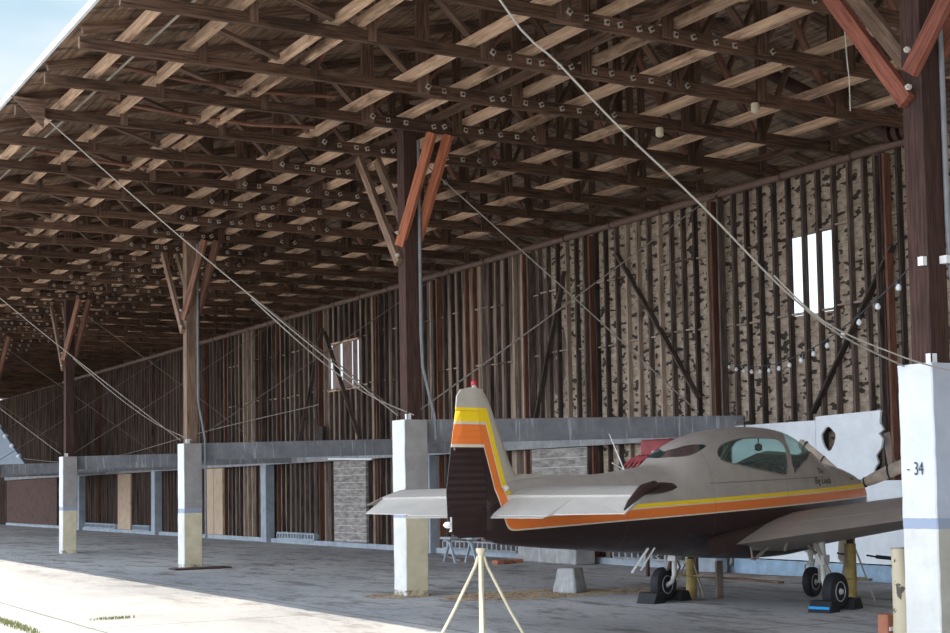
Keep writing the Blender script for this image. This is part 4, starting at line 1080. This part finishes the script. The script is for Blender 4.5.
scatter('grass_tuft', 5.15, 18.2, .30, .05, 110, .035, M['grass'], 'small green grass tuft in the sunlit slab joint', 'grass', .01, 1)
scatter('grass_tuft', 8.3, 36.0, .9, 1.9, 70, .03, M['grass'], 'green weeds on the shaded floor near the left-hand pier', 'weeds', .01, 1)
scatter('floor_rubble', 13.4, 26.0, 2.9, 9.0, 700, .13, M['raft'], 'scattered splinters and dirt on the floor along the back wall', 'debris')
for i, (x, y, l, w, a, mt) in enumerate([(16.3, 18.9, 2.6, .16, 1.72, 'raft'), (15.9, 17.6, 3.0, .14, 1.95, 'raft'), (15.6, 18.3, 2.2, .12, 1.5, 'web'), (15.9, 28.5, 3.0, .12, 1.2, 'raft'), (13.4, 17.2, .5, .16, .2, 'raft')]):
    d = Vector((math.cos(a), math.sin(a), 0)); c = Vector((x, y, .02+.045*(i == 1)))
    o = stick('floor_plank', c-d*l/2, c+d*l/2, w, .035, M[mt])
    tag(o, ['scuffed brown plank lying along the blue skirting', 'upper plank of the loose pile in front of the blue skirting', 'dark plank lying nearest the aircraft nose wheel', 'long plank lying on the floor left of the tail pier', 'short wood offcut just right of the rough concrete block'][i], 'plank')
# rubble under the tail by the wall
BRK = [(15.35, 25.6), (15.62, 25.7), (15.9, 25.75)]
TRS = [(14.9, 26.9), (15.2, 26.5)]
for i, (x, y) in enumerate(BRK):
    o = MB().box((x-.09, y-.12, 0), (x+.09, y+.1, .08)).build('brick', M['tile'], None, False, .005); o.location.z = 0
    tag(o, 'orange clay brick on the floor under the aircraft tail, '+['nearest the camera', 'middle of three', 'nearest the wall'][i], 'brick', 'orange bricks by the wall foot')
for i, (x, y) in enumerate(TRS):
    t = thing('bench_leg', ['pale splayed metal trestle by the wall under the tail, left one', 'pale splayed metal trestle by the wall under the tail, right one'][i], 'trestle', (x, y, 0))
    MB().beam((0, .2, 0), (0, -.05, .5), .05, .05).build('trestle_leg', M['palecon'], t); MB().beam((0, -.3, 0), (0, -.02, .5), .05, .05).build('trestle_leg', M['palecon'], t)
    MB().box((-.1, -.25, .5), (.12, .2, .55)).build('trestle_top', M['palecon'], t)
tag(MB().box((16.2, 24.0, 0), (16.7, 26.2, .42)).build('low_block', M['block'], None, False, .02), 'low grey concrete block by the wall under the rear fuselage', 'block')
# red crate behind the canopy
t = thing('red_cabinet', 'faded red metal cabinet with curved bars behind the aircraft canopy', 'cabinet', (15.4, 19.7, 0))
MB().box((-.3, -.30, 1.35), (.3, .55, 2.38)).build('cabinet_body', M['redpaint'], t, False, .02)
for x_ in (-.25, .25):
    for y_ in (-.24, .48): MB().box((x_-.025, y_-.025, 0), (x_+.025, y_+.025, 1.35)).build('cabinet_leg', M['rust'], t)
for k in range(4): MB().tube([(-.32, .62+.16*k, 1.55), (-.32, .60+.15*k, 1.9), (-.32, .52+.11*k, 2.02), (-.32, .3+.08*k, 2.10)], .028, 8).build('curved_bar', M['redpaint'], t, True)
MB().tube([(-.32, .55, 1.50), (-.32, 1.12, 1.50), (-.32, 1.12, 1.56), (-.32, .55, 1.56), (-.32, .55, 1.50)], .02, 6).build('bar_frame', M['redpaint'], t, True)
MB().box((-.308, -.1, 2.14), (-.302, .22, 2.18)).build('faded_label', M['washer'], t)
# yellowed post and red scrap by the near pier
t = thing('leaning_pipe', 'tapering cream-yellow pipe with rust spots leaning beside the pier painted 34', 'pipe', (10.60, 10.0, 0))
def spot():
    q = NT('chipped_cream_pipe_paint', .6); c = q.mix(q.noise(q.coord(), 9, 5, .6, .575, .60), (.52, .44, .30), (.09, .07, .05)); return q.col(c)
MB().tube([(0, 0, 0), (.0, .0, .25), (.03, .09, .93)], [.125, .115, .07], 20).build('pipe_shaft', spot(), t, True)
MB().tube([(.03, .09, .925), (.0305, .091, .94)], .073, 20).build('pipe_lip', M['wing'], t, True)
t = thing('red_scrap', 'small red-brown wooden box scrap at the foot of the leaning cream pipe', 'box', (10.80, 10.40, 0))
MB().box((-.08, -.05, 0), (.10, .09, .26)).build('scrap_block', M['tile'], t, False, .01)
MB().box((-.06, -.062, .1), (.02, -.052, .14)).build('scrap_label', M['white'], t)
MB().box((-.14, -.12, 0), (.16, -.055, .06)).build('scrap_board', M['tile'], t)
